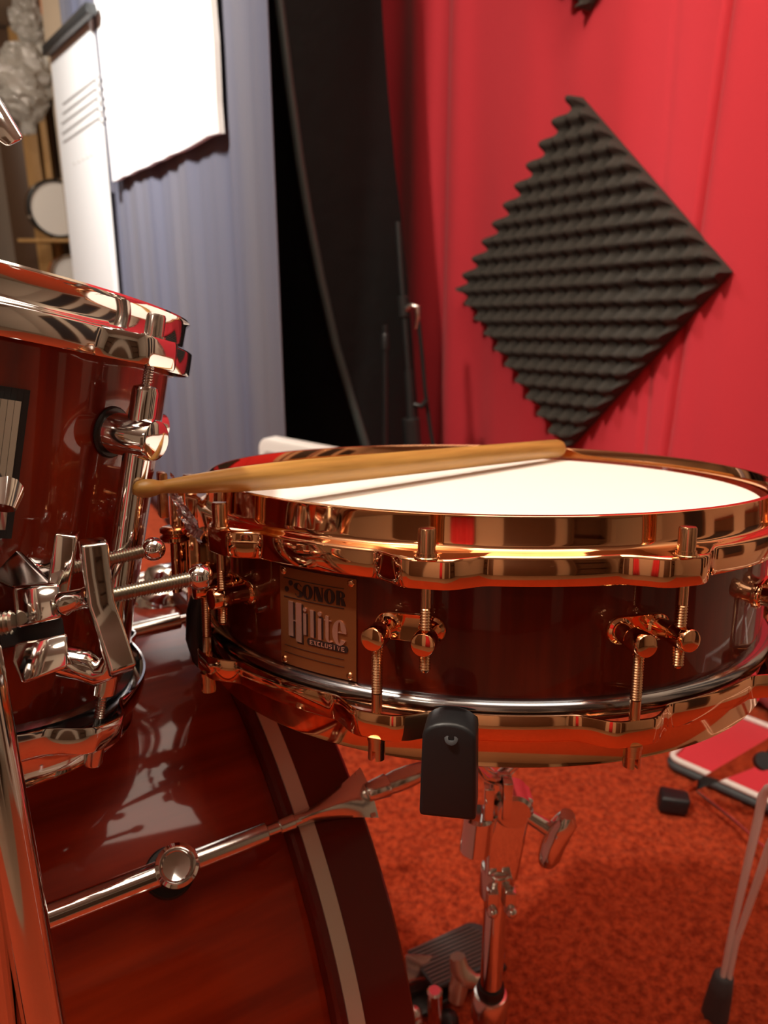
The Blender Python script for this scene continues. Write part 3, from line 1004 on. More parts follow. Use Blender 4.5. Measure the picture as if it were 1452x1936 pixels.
def tom_lug():
    mb = MB()
    mb.cyl(tp(.1145, 0, -.064), tp(.1165, 0, -.064), .0126, seg=28, bev=.0008)
    g = mb.build('lug_gasket', M['rubber'], tom)
    mb = MB()
    mb.lathe([(.0104, 0), (.0100, .002), (.0100, .0235), (.0094, .0252), (.0082, .0258), (.0001, .0262)], tp(.1160, 0, -.064), (0, -1, 0), 32)
    r = TR+.0105
    mb.lathe([(.0035, 0), (.0062, .001), (.0064, .004), (.0064, .150), (.0058, .152), (.0035, .153)], tp(r, 0, -.192), (0, 0, 1), 24)
    l = mb.build('lug', M['chrome'], tom, smooth=40)
    ks = []
    for sgn, h0 in ((1, 0.0), (-1, -TL)):
        mb = MB()
        f = lambda h: tp(r, 0, h0+sgn*h)
        mb.lathe([(.0058, 0), (.0058, .0012), (.0045, .0014), (.0045, .0100), (.0040, .0112), (.0001, .0114)], f(-.0168), (0, 0, sgn), 20)
        mb.cyl(f(-.0300), f(-.0168), .0026, seg=14)
        mb.thread(f(-.048), f(-.0300), .0026)
        ks.append(mb.build('tension_rod', M['chrome_soft'], tom, smooth=40))
    return g, l, ks[0], ks[1]
tl_parts = tom_lug()
for o in tl_parts:
    o.rotation_euler = (0, 0, R(TA[0]))
for a in TA[1:]:
    for o in tl_parts:
        inst(o, tom, R(a))
# mounting plate on the tom shell at the left edge
mp_ = MB()
for i in range(10):
    t0_, t1_ = 34+1.25*i, 34+1.25*(i+1)
    q = [tp(.1147, t0_, -.115), tp(.1147, t1_, -.115), tp(.1147, t1_, -.050), tp(.1147, t0_, -.050)]
    n_ = Vector((sin(R(t0_)), -cos(R(t0_)), 0))*.003
    mp_.hexa(q, n_)
mpo = mp_.build('mount_gasket', M['rubber'], tom, smooth=0)
mq = MB()
for i in range(8):
    t0_, t1_ = 34+1.25*i, 34+1.25*(i+1)
    q = [tp(.1170, t0_, -.110), tp(.1170, t1_, -.110), tp(.1170, t1_, -.055), tp(.1170, t0_, -.055)]
    n_ = Vector((sin(R(t0_)), -cos(R(t0_)), 0))*.007
    mq.hexa(q, n_)
mq.tube([tp(.126, 42, -.096), tp(.136, 41.5, -.092), tp(.139, 41, -.098)], [.006, .007, .005], 12)
mq.build('mount_plate', M['chrome'], tom, smooth=30)

# ------------------------------------------------------------------ multi clamp with wing bolts at the left foreground
def P(px, py, d): return at(px, py, d)
clamp = thing('tom_clamp', 'chrome clamp with two wing nuts on long threaded bolts, in front of the tom', 'clamp', P(60, 1180, .33))
cb = MB()
cb.hexa([P(22, 1108, .325), P(112, 1100, .325), P(118, 1170, .322), P(30, 1190, .322)], ray(60, 1150)*.03)
cb.build('upper_jaw', M['chrome'], clamp, world=True, bevel=.0022, bseg=3)
cb = MB()
cb.hexa([P(28, 1215, .322), P(128, 1196, .322), P(128, 1262, .318), P(42, 1294, .318), P(22, 1250, .320)], ray(70, 1240)*.026)
cb.build('lower_jaw', M['chrome'], clamp, world=True, bevel=.0016, bseg=3)
cb = MB()
cb.hexa([P(-30, 985, .345), P(2, 1006, .345), P(104, 1104, .335), P(20, 1112, .332), P(-30, 1090, .335)], ray(40, 1060)*.028)
cb.build('clamp_body', M['dark_chrome'], clamp, world=True, bevel=.002, bseg=3)
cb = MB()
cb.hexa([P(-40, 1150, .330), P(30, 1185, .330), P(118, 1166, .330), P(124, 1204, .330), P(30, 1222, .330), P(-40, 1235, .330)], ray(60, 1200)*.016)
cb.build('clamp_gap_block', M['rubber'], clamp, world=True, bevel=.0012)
MB().thread(P(-40, 1185, .318), P(26, 1176, .320), .0052, .0018).build('hinge_bolt', M['steel_thread'], clamp, world=True, smooth=40)

def wing_nut(base_px, tip_px, ball_px, d0, d1, db, bar, hub_r, rod_r, ball_r, bar_w, bar_t, hub_pts):
    # a wing bar crossing a threaded bolt that ends in a ball
    nb = MB().thread(P(*base_px, d0), P(*ball_px, db), rod_r, .0013)
    bo = nb.build('threaded_bolt', M['steel_thread'], clamp, world=True, smooth=40)
    MB().ball(P(*ball_px, db), ball_r, 28).build('ball_end', M['chrome'], bo, world=True, smooth=60)
    wn = MB()
    wn.tube([P(x, y, d) for x, y, d, r in hub_pts], [r for x, y, d, r in hub_pts], 24)
    axis = (P(*ball_px, db)-P(*base_px, d0)).normalized()
    pts = [P(*b) for b in bar]
    # bar section: wide across the bolt axis direction's perpendicular
    vs = []
    n = len(pts)
    for i, p in enumerate(pts):
        a = pts[max(0, i-1)]
        b = pts[min(n-1, i+1)]
        t = (b-a).normalized()
        w = axis - t*axis.dot(t)
        w.normalize()
        h = t.cross(w)
        for sx, sy in ((-1, -1), (1, -1), (1, 1), (-1, 1)):
            vs.append(p + w*(sx*bar_t/2) + h*(sy*bar_w/2))
    fs = [(i*4+k, i*4+(k+1) % 4, (i+1)*4+(k+1) % 4, (i+1)*4+k) for i in range(n-1) for k in range(4)]
    fs += [(0, 1, 2, 3), ((n-1)*4+3, (n-1)*4+2, (n-1)*4+1, (n-1)*4)]
    wn2 = MB().add(vs, fs)
    no = wn2.build('wing_nut', M['chrome'], clamp, world=True, bevel=.0013, bseg=3)
    wn.build('hub', M['chrome'], no, world=True, smooth=60)
wing_nut((96, 1150), None, (378, 1091), .318, None, .345, [(176, 1022, .300), (182, 1080, .303), (190, 1140, .305), (212, 1205, .303), (233, 1270, .300)], .005, .0036, .0060, .0120, .0100,
         [(112, 1145, .316, .0040), (122, 1141, .316, .0052), (134, 1136, .315, .0042), (160, 1130, .314, .0042), (178, 1126, .312, .0055)])
wing_nut((60, 1090), None, (290, 1038), .350, None, .362, [(128, 1006, .338), (120, 1060, .340), (112, 1110, .342), (108, 1150, .344)], .005, .0034, .0056, .0110, .0096,
         [(66, 1083, .350, .0100), (82, 1080, .350, .0066), (100, 1076, .348, .0054), (118, 1070, .348, .0054)])
# cable loop and lower bracket in the shade under the clamp
br = MB()
br.tube([P(120, 1250, .36), P(160, 1258, .36), P(185, 1272, .362), P(205, 1262, .36), P(212, 1240, .358)], [.008, .0075, .0065, .006, .004], 14)
br.build('lower_hook', M['chrome'], clamp, world=True, smooth=60)

# ------------------------------------------------------------------ cymbal stand tubes at the lower left
cst = thing('cymbal_stand', 'thick chrome stand tubes crossing the lower left corner of the photo', 'stand', Vector((at_z(110, 2300, 0).x, at_z(110, 2300, 0).y, 0)))
def long_tube(px0, py0, d0, px1, py1, d1, r, name, extend_to_floor=True):
    a = P(px0, py0, d0)
    b = P(px1, py1, d1)
    e = b + (b-a)*((b.z-0.004)/(a.z-b.z))
    return MB().cyl(a, e, r, seg=32).build(name, M['chrome'], cst, world=True)
long_tube(-50, 1185, .300, 84, 1936, .326, .0085, 'front_tube')
long_tube(-75, 1395, .300, -2, 1936, .324, .0085, 'rear_tube')
upw = MB()
upw.cyl(P(-50, 1185, .300), P(-125, 700, .313), .0085, seg=28)
upw.build('upper_tube', M['chrome'], cst, world=True)
tw = MB()
tw.tube([P(-60, 150, .30), P(-15, 205, .30), P(12, 245, .30), P(30, 268, .30)], [.006, .0062, .0058, .0030], 4)
tw2 = MB().hexa([P(-40, 150, .30), P(-4, 178, .30), P(46, 262, .30), P(14, 278, .30), P(-40, 240, .30)], ray(10, 240)*.010)
tw2.build('wing_nut', M['chrome'], cst, world=True, bevel=.0015, bseg=3)
MB().cyl(P(-125, 700, .313), P(-60, 200, .30), .0060, seg=24).build('tilter_tube', M['chrome'], cst, world=True)

# ------------------------------------------------------------------ foam tiles
def foam_mesh(size=.5, n=200):
    p = size/10.0
    k = 2*pi/p
    vs = []
    for j in range(n+1):
        for i in range(n+1):
            x = -size/2+size*i/n
            y = -size/2+size*j/n
            h = cos(k*x+.6)*cos(k*y+.3)
            hh = .030+.0185*math.copysign(abs(h)**.85, h)
            g = math.exp(-(((x-.105)/.018)**2+((y+.130)/.018)**2))
            hh = hh*(1-.75*g)
            vs.append((x, y, hh))
    m = n+1
    fs = [(j*m+i, j*m+i+1, (j+1)*m+i+1, (j+1)*m+i) for j in range(n) for i in range(n)]
    b = len(vs)
    rim = [i for i in range(n)]+[j*m+n for j in range(n)]+[n*m+n-i for i in range(n)]+[(n-j)*m for j in range(n)]
    for r_ in rim:
        vs.append((vs[r_][0], vs[r_][1], 0))
    L = len(rim)
    for a in range(L):
        c1 = (a+1) % L
        fs.append((rim[a], b+a, b+c1, rim[c1]))
    fs.append(tuple(b+a for a in range(L)))
    return MB().add(vs, fs)
def foam_matrix(centre, rot):
    up = Vector((0, 0, 1))
    m = basis(RD, up, -RD.cross(up) if (-RD.cross(up)).dot(RN) > 0 else RD.cross(up), centre)
    x = RD
    z = RN
    y = z.cross(x)
    if y.z < 0:
        y = -y
    m = basis(x, y, x.cross(y), centre)
    return m @ Matrix.Rotation(pi/4+rot, 4, 'Z')
fc = Vector((0.408, 1.695, ZC-0.038)) - RN*0.004
fm = foam_mesh().build('foam_tile', M['foam'], smooth=60)
fm.matrix_world = foam_matrix(fc, 0.064)
tag(fm, 'whole charcoal egg-crate foam tile hung as a diamond on the red curtain', 'foam tile', 'acoustic foam tiles')
f2 = fm.copy()
COL.objects.link(f2)
tipw = at_plane(1108, 24, fc, RN)
f2.matrix_world = foam_matrix(tipw + Vector((0, 0, 1))*.3536 + RD*0.004, 0.02)
f2['label'] = 'charcoal foam tile showing only its bottom tip at the top edge of the photo'

# ------------------------------------------------------------------ gig bag leaning in the corner
rows = [(-260, 440, 500, 712), (0, 470, 530, 724), (150, 480, 548, 734), (300, 490, 568, 747), (400, 500, 584, 758), (520, 508, 607, 769), (650, 515, 636, 779), (750, 522, 665, 786), (830, 528, 690, 792), (930, 534, 720, 802), (1060, 545, 755, 815)]  # right edge widened, so the black also covers shade on the red curtain
bm_ = MB()
vs = []
pipe = []
NS = 22
base_z = []
rows_w = []
for (py, xl, xp, xr) in rows:
    L_ = at_plane(xl, py, (0, 1.95, 0), Vector((0, 1, 0)))
    P_ = at_plane(xp, py, (0, 1.72, 0), Vector((0, 1, 0)))
    Q_ = at_plane(xr, py, (0, 1.86, 0), Vector((0, 1, 0)))
    z = P_.z
    L_.z = z
    Q_.z = z
    rows_w.append((z, L_, P_, Q_))
zf = rows_w[-1][0]
l_ = rows_w[-1]
rows_w.append((0.012, *[Vector((v.x, v.y, .012)) for v in l_[1:]]))
for (z, L_, P_, Q_) in rows_w:
    back = Vector(((L_.x+Q_.x)/2+.03, 2.02, z))
    ring = []
    cs = [L_, P_, Q_, back]
    for k in range(4):
        a = cs[k]
        b = cs[(k+1) % 4]
        nn = Vector(((b-a).y, -(b-a).x, 0)).normalized()
        cen = sum(cs, Vector())/4
        if nn.dot((a+b)/2-cen) < 0:
            nn = -nn
        for s in range(8):
            t = s/8
            ring.append(a.lerp(b, t)+nn*(.010*sin(pi*t)))
    vs += ring
    pipe.append(P_+Vector((-.002, -.004, 0)))
m = 32
nr = len(rows_w)
fs = [(i*m+k, i*m+(k+1) % m, (i+1)*m+(k+1) % m, (i+1)*m+k) for i in range(nr-1) for k in range(m)]
fs += [tuple(range(m)), tuple((nr-1)*m+k for k in range(m))]
bag = thing('gig_bag', 'tall black padded gig bag standing in the corner between the grey-blue and red curtains', 'bag', Vector((rows_w[-1][2].x, 1.85, 0)))
MB().add(vs, fs).build('bag_body', M['bag'], bag, world=True, smooth=50)
MB().tube(pipe, .010, 10).build('piping', M['piping'], bag, world=True, smooth=60)

# ------------------------------------------------------------------ microphone stands in the corner
def vert(px, py, Y): return at_plane(px, py, (0, Y, 0), Vector((0, 1, 0)))
a = vert(757, 500, 1.62); b = vert(772, 700, 1.60); c_ = vert(781, 850, 1.58)
base = c_ + (c_-b)*(c_.z/(b.z-c_.z))
ms = thing('microphone_stand', 'folded black microphone stand with clips leaning against the red curtain beside the gig bag', 'stand', Vector((base.x, base.y, 0)))
MB().tube([vert(752, 420, 1.63), a, b], .0060, 12).build('upper_tube', M['black_metal'], ms, world=True, smooth=60)
MB().tube([b, c_, Vector((base.x, base.y, .02))], .0095, 14).build('lower_tube', M['black_metal'], ms, world=True, smooth=60)
MB().cyl(vert(761, 560, 1.615), vert(764, 600, 1.612), .012, seg=16, bev=.002).build('height_clutch', M['black_metal'], ms, world=True)
MB().cyl(vert(776, 790, 1.585), vert(782, 860, 1.58), .019, seg=16, bev=.003).build('leg_collar', M['black_metal'], ms, world=True)
MB().tube([vert(764, 590, 1.61), vert(778, 577, 1.60), vert(789, 580, 1.60), vert(790, 600, 1.60), vert(786, 622, 1.60)], [.006, .006, .008, .006, .003], 10).build('microphone_clip', M['chrome_soft'], ms, world=True, smooth=60)
MB().tube([vert(789, 590, 1.60), vert(797, 660, 1.60), vert(804, 740, 1.60), vert(812, 800, 1.59), vert(822, 860, 1.58)], .0042, 8).build('boom_arm', M['black_metal'], ms, world=True, smooth=60)
MB().tube([vert(783, 765, 1.585), vert(798, 768, 1.58), vert(806, 758, 1.58)], [.005, .006, .007], 10).build('boom_knob', M['black_metal'], ms, world=True, smooth=60)
b2 = vert(728, 615, 1.66); c2 = vert(728, 850, 1.66)
ps = thing('stand_pole', 'slim grey-black pole upright in front of the gig bag, left of the microphone stand', 'pole', Vector((c2.x, 1.66, 0)))
MB().cyl((c2.x, 1.66, .0), b2, .0062, seg=14, bev=.001).build('pole_tube', M['black_metal'], ps, world=True)
MB().lathe([(.0085, 0), (.0085, .03), (.0060, .034)], (c2.x, 1.66, b2.z-.05), (0, 0, 1), 14).build('pole_joint', M['black_metal'], ps, world=True)

# white framed board behind the snare drum
zt = .502
w0 = at_z(487, 826, zt)
w1 = at_z(655, 858, zt)
wd_ = (w1-w0)
wd_.z = 0
wd_.normalize()
wn_ = Vector((wd_.y, -wd_.x, 0))
if wn_.y > 0: wn_ = -wn_
wbt = thing('white_framed_board', 'white rounded-corner board behind the snare drum, only its top left corner showing', 'board', Vector((w0.x, w0.y, 0)))
def rr_poly(x0, x1, z0, z1, r, n=8):
    pts = []
    for (cx_, cz_, a0_) in ((x1-r, z1-r, 0), (x0+r, z1-r, 90), (x0+r, z0+r, 180), (x1-r, z0+r, 270)):
        for i in range(n+1):
            a_ = R(a0_+90*i/n)
            pts.append((cx_+r*cos(a_), cz_+r*sin(a_)))
    return pts
def on_board(x, z, o=0): return w0 + wd_*x + wn_*o + Vector((0, 0, z-w0.z))
MB().hexa([on_board(x, z) for x, z in rr_poly(0, .24, .0, zt, .022)], -wn_*.03).build('board_frame', M['white_plastic'], wbt, world=True, bevel=.003)
MB().hexa([on_board(x, z, .0003) for x, z in rr_poly(.014, .226, .03, zt-.022, .012)], wn_*.001).build('inner_panel', M['grey_plastic'], wbt, world=True)

# ------------------------------------------------------------------ white boards on the grey-blue curtain
BPf = BP + BN*0.014
def onb(px, py, off=0): return at_plane(px, py, BPf+BN*off, BN)
wb1 = thing('white_sheet', 'large brightly lit white sheet with a ragged right edge, hung on the grey-blue curtain', 'board', onb(222, 342))
bl_ = onb(221, 343)
br_ = onb(425, 250)
pts = [bl_]
n = 14
for i in range(n+1):
    p = bl_.lerp(br_, i/n)
    p = p + Vector((0, 0, random.uniform(-.003, .003)))
    pts.append(p)
ztop = 2.34
n = 26
for i in range(1, n+1):
    z = br_.z + (ztop-br_.z)*i/n
    pts.append(Vector((br_.x, br_.y, z)) - BD*random.uniform(-.0045, .0045) + BD*0.018*i/n)
pts.append(Vector((bl_.x, bl_.y, ztop)))
MB().hexa(pts, BN*0.012).build('sheet_panel', M['white_paper'], wb1, world=True, smooth=0)
ed = MB()  # dark strip added for the gap of bare curtain left of the sheet
e0 = bl_ + BD*.012
ed.hexa([e0+Vector((0, 0, -.03)), e0+BD*.03+Vector((0, 0, -.025)), Vector((e0.x, e0.y, ztop))+BD*.03, Vector((e0.x, e0.y, ztop))], BN*.012)
ed.build('side_rail', M['dark_edge'], wb1, world=True, smooth=0)
mb2 = thing('music_board', 'tall white board with thin grey staff lines, left of the brightly lit sheet', 'board', onb(228, 560))
o2 = .006
def onb2(px, py, off=0): return onb(px, py, o2+off)
c_tl = onb2(103, 106); c_tr = onb2(178, 34); c_br = onb2(222, 575); c_bl = onb2(148, 575)
c_br.z = c_bl.z = 0.03
MB().hexa([c_tl, c_tr, c_br, c_bl], BN*.015).build('board_panel', M['white_board'], mb2, world=True, smooth=0)
rl2 = MB().hexa([onb2(97, 108, .016), onb2(186, 26, .016), onb2(182, 6, .016), onb2(96, 88, .016)], BN*.03)
rl2.build('top_clamp_rail', M['black_metal'], mb2, world=True, bevel=.004)
for (xa, ya, xb, yb) in ((119, 196, 189, 141), (119, 214, 191, 158), (117, 233, 193, 176), (118, 252, 195, 194), (120, 268, 197, 214)):
    A1, B1_ = onb2(xa, ya, .0155), onb2(xb, yb, .0155)
    MB().hexa([A1, B1_, B1_+Vector((0, 0, -.0045)), A1+Vector((0, 0, -.0045))], BN*.002).build('staff_line', M['grey_line'], mb2, world=True, smooth=0)
rnd = random.Random(4)
faint = mat('faint_grey_mark', (.62, .60, .56), .6)
for k in range(5):
    p = onb2(140+k*8, 312-k*4, .0155)
    MB().hexa([p, p+BD*-.03, p+BD*-.03+Vector((0, 0, .007)), p+Vector((0, 0, .008))], BN*.001).build('pencil_mark', faint, mb2, world=True, smooth=0)

# ------------------------------------------------------------------ clutter at the far left
def far(px, py, Y): return vert(px, py, Y)
t = cloth(Vector((-4.5, 6.75, 0)), Vector((1, 0, 0)), Vector((0, -1, 0)), 0, 2.2, .02, 2.36, lambda s, z: .05*sin(11*s)+.02*sin(31*s), 160, 4, 'beige_curtain', M['beige_cloth'], 'beige brown curtain hanging at the far left behind the drums', 'curtain')
pw = far(66, 300, 6.3)
po = thing('wooden_post', 'pale wooden post at the far left behind the white music board', 'post', Vector((pw.x, 6.3, 0)))
MB().box((0, 0, 1.2), (.115, .09, 2.4)).build('post_beam', M['post_wood'], po, bevel=.004)
pd = far(40, 60, 6.35)
p2 = thing('dark_post', 'dark brown upright plank at the top left corner', 'plank', Vector((pd.x-.16, 6.35, 0)))
MB().box((0, 0, 1.2), (.20, .06, 2.4)).build('plank_board', M['dark_wood'], p2, bevel=.004)
def spare_drum(px, py, Y, r, depth, hoopm, shellm, label, deg=35, nm='stored_drum'):
    c0 = far(px, py, Y)
    d = Vector((sin(R(deg)), -cos(R(deg)), -.05)).normalized()
    t = thing(nm, label, 'drum', c0-Vector((0, 0, r)))
    MB().lathe([(r*.96, -depth), (r*.96, 0)], c0, d, 64, cap=False).build('shell', shellm, t, world=True)
    MB().lathe([(r, -.035), (r+.008, -.03), (r+.008, .008), (r, .012), (r-.012, .010), (r-.012, -.035)], c0, d, 64, cap=False).build('hoop', hoopm, t, world=True)
    MB().lathe([(.0001, .0), (r-.012, .0)], c0, d, 64, cap=False).build('drumhead', M['head'], t, world=True)
    for k in range(6):
        a_ = k*pi/3+.3
        F = frame_z(d)
        p = c0 + F @ Vector(((r+.005)*cos(a_), (r+.005)*sin(a_), -.06))
        MB().cyl(p, p+d*.07, .011, seg=10).build('tension_rod', M['chrome_soft'], t, world=True)
    return t
s1 = spare_drum(112, 100, 5.8, .20, .20, M['white_plastic'], M['post_wood'], 'white-headed drum stored high at the far left, partly behind the music board')
s2 = spare_drum(108, 395, 5.7, .185, .18, M['black_metal'], M['dark_wood'], 'black-hooped drum with a pale head stored below at the far left')
s3 = spare_drum(135, 520, 5.7, .13, .15, M['chrome'], M['orange'], 'small chrome-hooped drum just above the tom rim at the far left')
# wall rack that carries the stored drums
rk = thing('storage_rack', 'wooden storage rack at the far left behind the white music board', 'rack', Vector((s1.location.x, 5.95, 0)))
for dx in (-.28, .42):
    MB().box((dx, .15, 1.15), (.05, .05, 2.3)).build('upright', M['post_wood'], rk, bevel=.004)
for zz in (s1.location.z-.022, s2.location.z-.022, s3.location.z-.022):
    MB().box((.05, -.10, zz), (.86, .42, .022)).build('shelf', M['post_wood'], rk, bevel=.003)
# crumpled plastic bags hanging
def plastic_bag(px, py, Y, w, h, seed, label):
    c0 = far(px, py, Y)
    r_ = random.Random(seed)
    t = thing('plastic_bag', label, 'bag', c0-Vector((0, 0, h/2)))
    mb = MB()
    nu, nv = 20, 16
    vs = []
    for j in range(nv+1):
        v = j/nv
        rad = w/2*(.25+.75*sin(pi*min(1, v*1.1+.05))**.6) if v < .9 else w/2*.25
        for i in range(nu):
            a_ = 2*pi*i/nu
            k = rad*(1+r_.uniform(-.22, .22))
            vs.append(c0+Vector((k*cos(a_), k*.5*sin(a_), h*(.5-v)+r_.uniform(-.012, .012))))
    fs = [(j*nu+i, j*nu+(i+1) % nu, (j+1)*nu+(i+1) % nu, (j+1)*nu+i) for j in range(nv) for i in range(nu)]
    fs += [tuple(range(nu)), tuple(nv*nu+i for i in range(nu))]
    mb.add(vs, fs).build('bag_film', M['clear_bag'], t, world=True, smooth=0)
M['clear_bag'] = mat('milky_plastic_bag', (.55, .52, .48), .10, trans=.6, bump=((1, 1, 1), 30, .6, .02))
plastic_bag(52, 45, 5.5, .20, .30, 1, 'small crumpled clear plastic bag at the top left corner')
plastic_bag(45, 170, 5.4, .34, .50, 2, 'large crumpled clear plastic bag hanging at the far left')
ob = far(118, 8, 5.5)
og = thing('orange_case', 'orange and red case above the white-headed stored drum at the top left', 'case', ob-Vector((0, 0, .1)))
MB().box((0, 0, .12), (.22, .16, .20)).build('case_body', M['orange'], og, bevel=.01)
MB().box((.0, -.09, .02), (.06, .02, .16)).build('case_strap', M['red_gloss'], og, bevel=.004)

# ------------------------------------------------------------------ bass drum pedal
pq = Vector((0.084, 0.690, 0))
pdl = thing('bass_drum_pedal', 'bass drum pedal with ridged grey footboard on the carpet behind the snare stand tube', 'pedal', basis(BA, BY, Vector((0, 0, 1)), pq))
fb = MB()
out = []
for i in range(15):
    a_ = -pi/2+pi*i/14
    out.append(((.038+.022*cos(a_)), .032*sin(a_)))
out += [(-.05, .028), (-.05, -.028)]
tilt = lambda x, y: Vector((x, y, .030+.12*(-x)))
fb.hexa([tilt(x, y) for x, y in out], (0, 0, .006))
fbo = fb.build('footboard', M['mat_grey'], pdl, bevel=.001)
rg = MB()
for i in range(11):
    y = -.026+.0050*i
    rg.hexa([tilt(-.048, y)+Vector((0, 0, .006)), tilt(.055-.7*abs(y), y)+Vector((0, 0, .006)), tilt(.055-.7*abs(y), y+.0024)+Vector((0, 0, .006)), tilt(-.048, y+.0024)+Vector((0, 0, .006))], (0, 0, .002))
rg.build('footboard_ridges', mat('pedal_ridge', (.20, .19, .17), .4, .6), fbo, smooth=0)
MB().box((-.02, 0, .008), (.15, .055, .008)).build('base_plate', M['black_metal'], pdl, bevel=.002)
hz = at(842, 1808, .93)
hb_ = MB()
hb_.hexa([at(765, 1800, .86), at(858, 1808, .90), at(850, 1836, .885), at(768, 1858, .85)], Vector((0, 0, -.020)))
hb_.build('hinge_block', mat('pink_chrome', (.45, .30, .28), .18, .9), pdl, world=True, bevel=.003)
hb_ = MB()
hb_.hexa([at(770, 1866, .86), at(848, 1848, .89), at(842, 1890, .89), at(775, 1936, .86)], Vector((.01, .03, 0)))
hb_.build('post_block', M['black_metal'], pdl, world=True, bevel=.003)
lv_ = MB()
lv_.tube([at(865, 1808, .80), at(868, 1832, .80), at(878, 1848, .80), at(900, 1855, .80), at(925, 1850, .80)], [.008, .010, .011, .007, .005], 14)
lv_.tube([at(872, 1840, .80), at(866, 1870, .80), at(862, 1892, .80)], [.009, .010, .008], 14)
lv_.build('clamp_wing', M['beige_lever'], pdl, world=True, smooth=60)
rd = MB()
rd.cyl(at(822, 1872, .80), at(820, 1990, .83), .0080, seg=18, bev=.002)
rd.build('spring_post', M['chrome'], pdl, world=True)
rd = MB()
rd.ball(at(782, 1918, .80), .009, 14)
rd.tube([at(776, 1905, .80), at(784, 1922, .80), at(776, 1945, .80)], [.004, .009, .011], 12)
rd.build('spring_nut', M['chrome_soft'], pdl, world=True, smooth=60)

# ------------------------------------------------------------------ right side: red mat, flat leg, twin-rod leg
def flo(px, py, z=0.0): return at_z(px, py, z)
r0 = flo(1266, 1432, .02)
r1 = flo(1500, 1536, .02)
rdv = (r1-r0)
rdv.z = 0
rdv.normalize()
rnv = Vector((-rdv.y, rdv.x, 0))
if rnv.y < 0: rnv = -rnv
mt = thing('red_cushion_mat', 'red cloth mat with white piped edge lying on the carpet below the red curtain', 'mat', Vector((r0.x, r0.y, 0)))
def rrp(L, W, r, z):
    pts = []
    for (cx_, cy_, a0_) in ((L-r, r, -90), (L-r, W-r, 0), (r, W-r, 90), (r, r, 180)):
        for i in range(7):
            a_ = R(a0_+90*i/6)
            q = r0 + rdv*(cx_+r*cos(a_)) + rnv*(cy_+r*sin(a_))
            pts.append(Vector((q.x, q.y, z)))
    return pts
MB().hexa(rrp(.34, .205, .015, .001), (0, 0, .017)).build('mat_body', M['red_cloth'], mt, world=True, bevel=.002)
MB().tube(rrp(.342, .207, .015, .021), .0052, 8, closed=True).build('white_piping', M['white_trim'], mt, world=True, smooth=60)
MB().tube([p for p in rrp(.346, .211, .015, .0085)], .0078, 8, closed=True).build('grey_edge', M['mat_grey'], mt, world=True, smooth=60)

f0 = flo(1266, 1512, .014)
fl_ = thing('flat_leg_stand', 'chrome stand with flat bar leg and black rubber foot, before the red mat', 'stand', Vector((f0.x, f0.y, 0)))
g0 = flo(1300, 1492, .020)
g1 = at(1475, 1408, 1.02)
dl = (g1-g0).normalized()
F = frame_z(dl)
leg = MB()
up_ = Vector((0, 0, 1))
wdt = (up_-dl*dl.z).normalized()
leg.hexa([g0+wdt*.004, g0-wdt*.006, g1-wdt*.014, g1+wdt*.014], F.col[0]*.004)
col_ = g0 + dl*.40
for ang in (2*pi/3, 4*pi/3):
    Rm = Matrix.Translation((col_.x, col_.y, 0)) @ Matrix.Rotation(ang, 4, 'Z') @ Matrix.Translation((-col_.x, -col_.y, 0))
    if (Rm @ f0).x/((Rm @ f0).y*C_ + ZC*S_) < .60: continue
    other = MB().hexa([Rm @ p for p in (g0+wdt*.004, g0-wdt*.006, col_-wdt*.014, col_+wdt*.014)], F.col[0]*.004)
    oo = other.build('leg', M['chrome'], fl_, world=True, bevel=.001)
    MB().box(Rm @ f0, (.040, .036, .026)).build('rubber_foot', M['rubber'], oo, world=True, bevel=.005)
leg.hexa([g1-wdt*.014, g1+wdt*.014, col_+wdt*.014, col_-wdt*.014], F.col[0]*.004)
MB().cyl((col_.x, col_.y, .05), (col_.x, col_.y, 1.05), .0125, seg=24, bev=.002).build('column_tube', M['chrome'], fl_, world=True)
MB().cyl((col_.x, col_.y, col_.z-.03), (col_.x, col_.y, col_.z+.03), .019, seg=24, bev=.003).build('leg_collar', M['chrome_soft'], fl_, world=True)
lgo = leg.build('leg', M['chrome'], fl_, world=True)
MB().cyl(at(1440, 1440, 1.04), at(1446, 1438, 1.03), .012, seg=16).build('pivot_bolt', M['rubber'], lgo, world=True)
MB().tube([flo(1310, 1490, .026), flo(1380, 1545, .03), at(1470, 1626, .93)], [.0022, .0026, .0030], 10).build('brace', M['chrome'], fl_, world=True, smooth=60)
foot = MB()
F0 = f0
foot.hexa([F0+Vector((-.022, -.014, -.013)), F0+Vector((.020, -.024, -.013)), F0+Vector((.026, .004, -.013)), F0+Vector((-.014, .018, -.013))], Vector((.004, .002, .026)))
foot.build('rubber_foot', M['rubber'], fl_, world=True, bevel=.005, bseg=3)

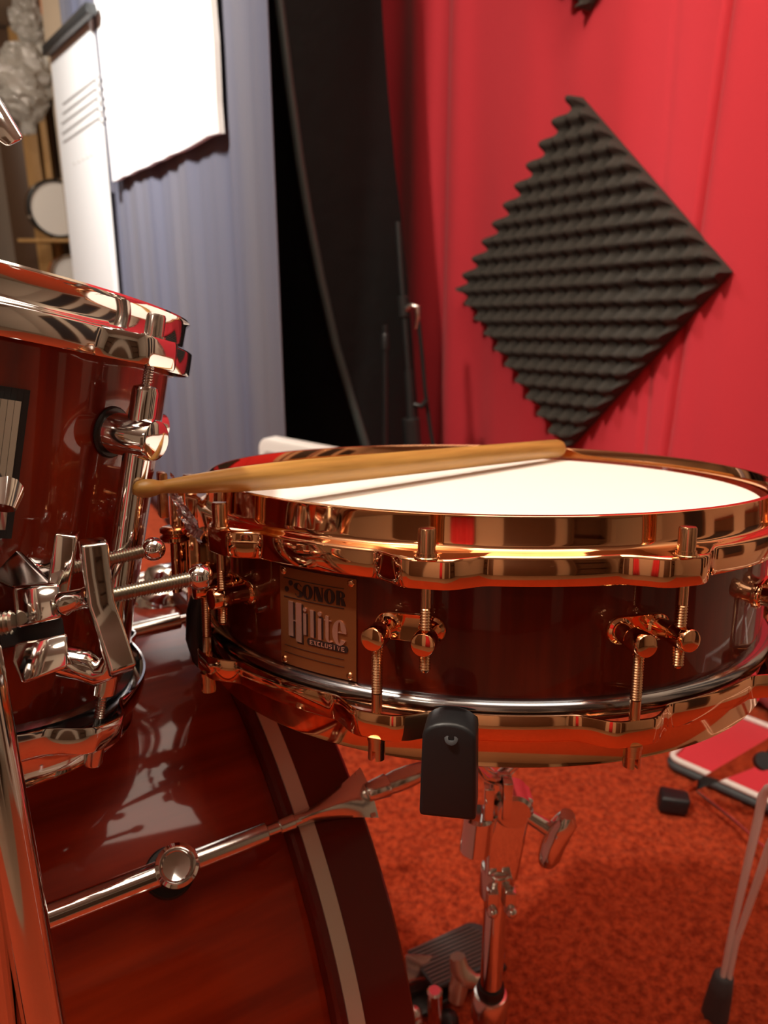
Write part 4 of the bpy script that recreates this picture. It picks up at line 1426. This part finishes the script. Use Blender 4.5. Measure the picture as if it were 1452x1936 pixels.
q0 = flo(1345, 1940, .016)
tr = thing('twin_rod_stand', 'bright chrome twin-rod stand leg with grey rubber foot at the lower right', 'stand', Vector((q0.x, q0.y, 0)))
dA = .80
gA = [at(1366, 1850, .835), at(1384, 1760, .800), at(1412, 1640, .760), at(1434, 1545, .735), at(1442, 1505, .728), at(1452, 1492, .722), at(1480, 1482, .70)]
gB = [at(1378, 1852, .833), at(1392, 1780, .805), at(1424, 1690, .765), at(1456, 1600, .725), at(1500, 1500, .69)]
M['bright_rod'] = mat('bright_nickel', (0.95, 0.95, 0.94), 0.28, 0.0)  # white base colour without metal
colT = Vector((.66, .58, 0))
gA += [Vector((.56, .60, .40)), Vector((.66, .58, .43))]
gB += [Vector((.58, .60, .36)), Vector((.66, .58, .37))]
MB().cyl((.66, .58, .10), (.66, .58, 1.02), .0125, seg=24, bev=.002).build('column_tube', M['chrome'], tr, world=True)
MB().cyl((.66, .58, .35), (.66, .58, .45), .018, seg=24, bev=.003).build('leg_collar', M['chrome_soft'], tr, world=True)
def spun(pts, ang):
    Rm = Matrix.Translation(colT) @ Matrix.Rotation(ang, 4, 'Z') @ Matrix.Translation(-colT)
    return [Rm @ p for p in pts]
for ang in (2*pi/3, 4*pi/3):
    for g_ in (gA, gB):
        MB().tube(spun(g_, ang), .004, 8).build('leg_rod', M['bright_rod'], tr, world=True, smooth=60)
    fa, fb_ = spun([at(1369, 1842, .835), at(1346, 1942, .87)], ang)
    MB().cyl(fa, fb_, .010, .016, seg=18, bev=.002).build('rubber_foot', M['rubber_grey'], tr, world=True)
MB().tube(gA, [.0030, .0032, .0038, .0042, .0044, .0044, .0044, .0044, .0044], 12).build('leg_rod', M['bright_rod'], tr, world=True, smooth=60)
MB().tube(gB, [.0028, .0030, .0036, .0042, .0044, .0044, .0044], 12).build('leg_rod', M['bright_rod'], tr, world=True, smooth=60)
rf = MB()
a_ = at(1369, 1842, .835)
b_ = at(1346, 1942, .87)
dd = (b_-a_).normalized()
Lr = (b_-a_).length
rf.lathe([(.0070, 0), (.0105, .003), (.0125, Lr*.3), (.0155, Lr), (.0160, Lr+.012), (.013, Lr+.016)], a_, dd, 20)
rf.build('rubber_foot', M['rubber_grey'], tr, world=True, smooth=60)
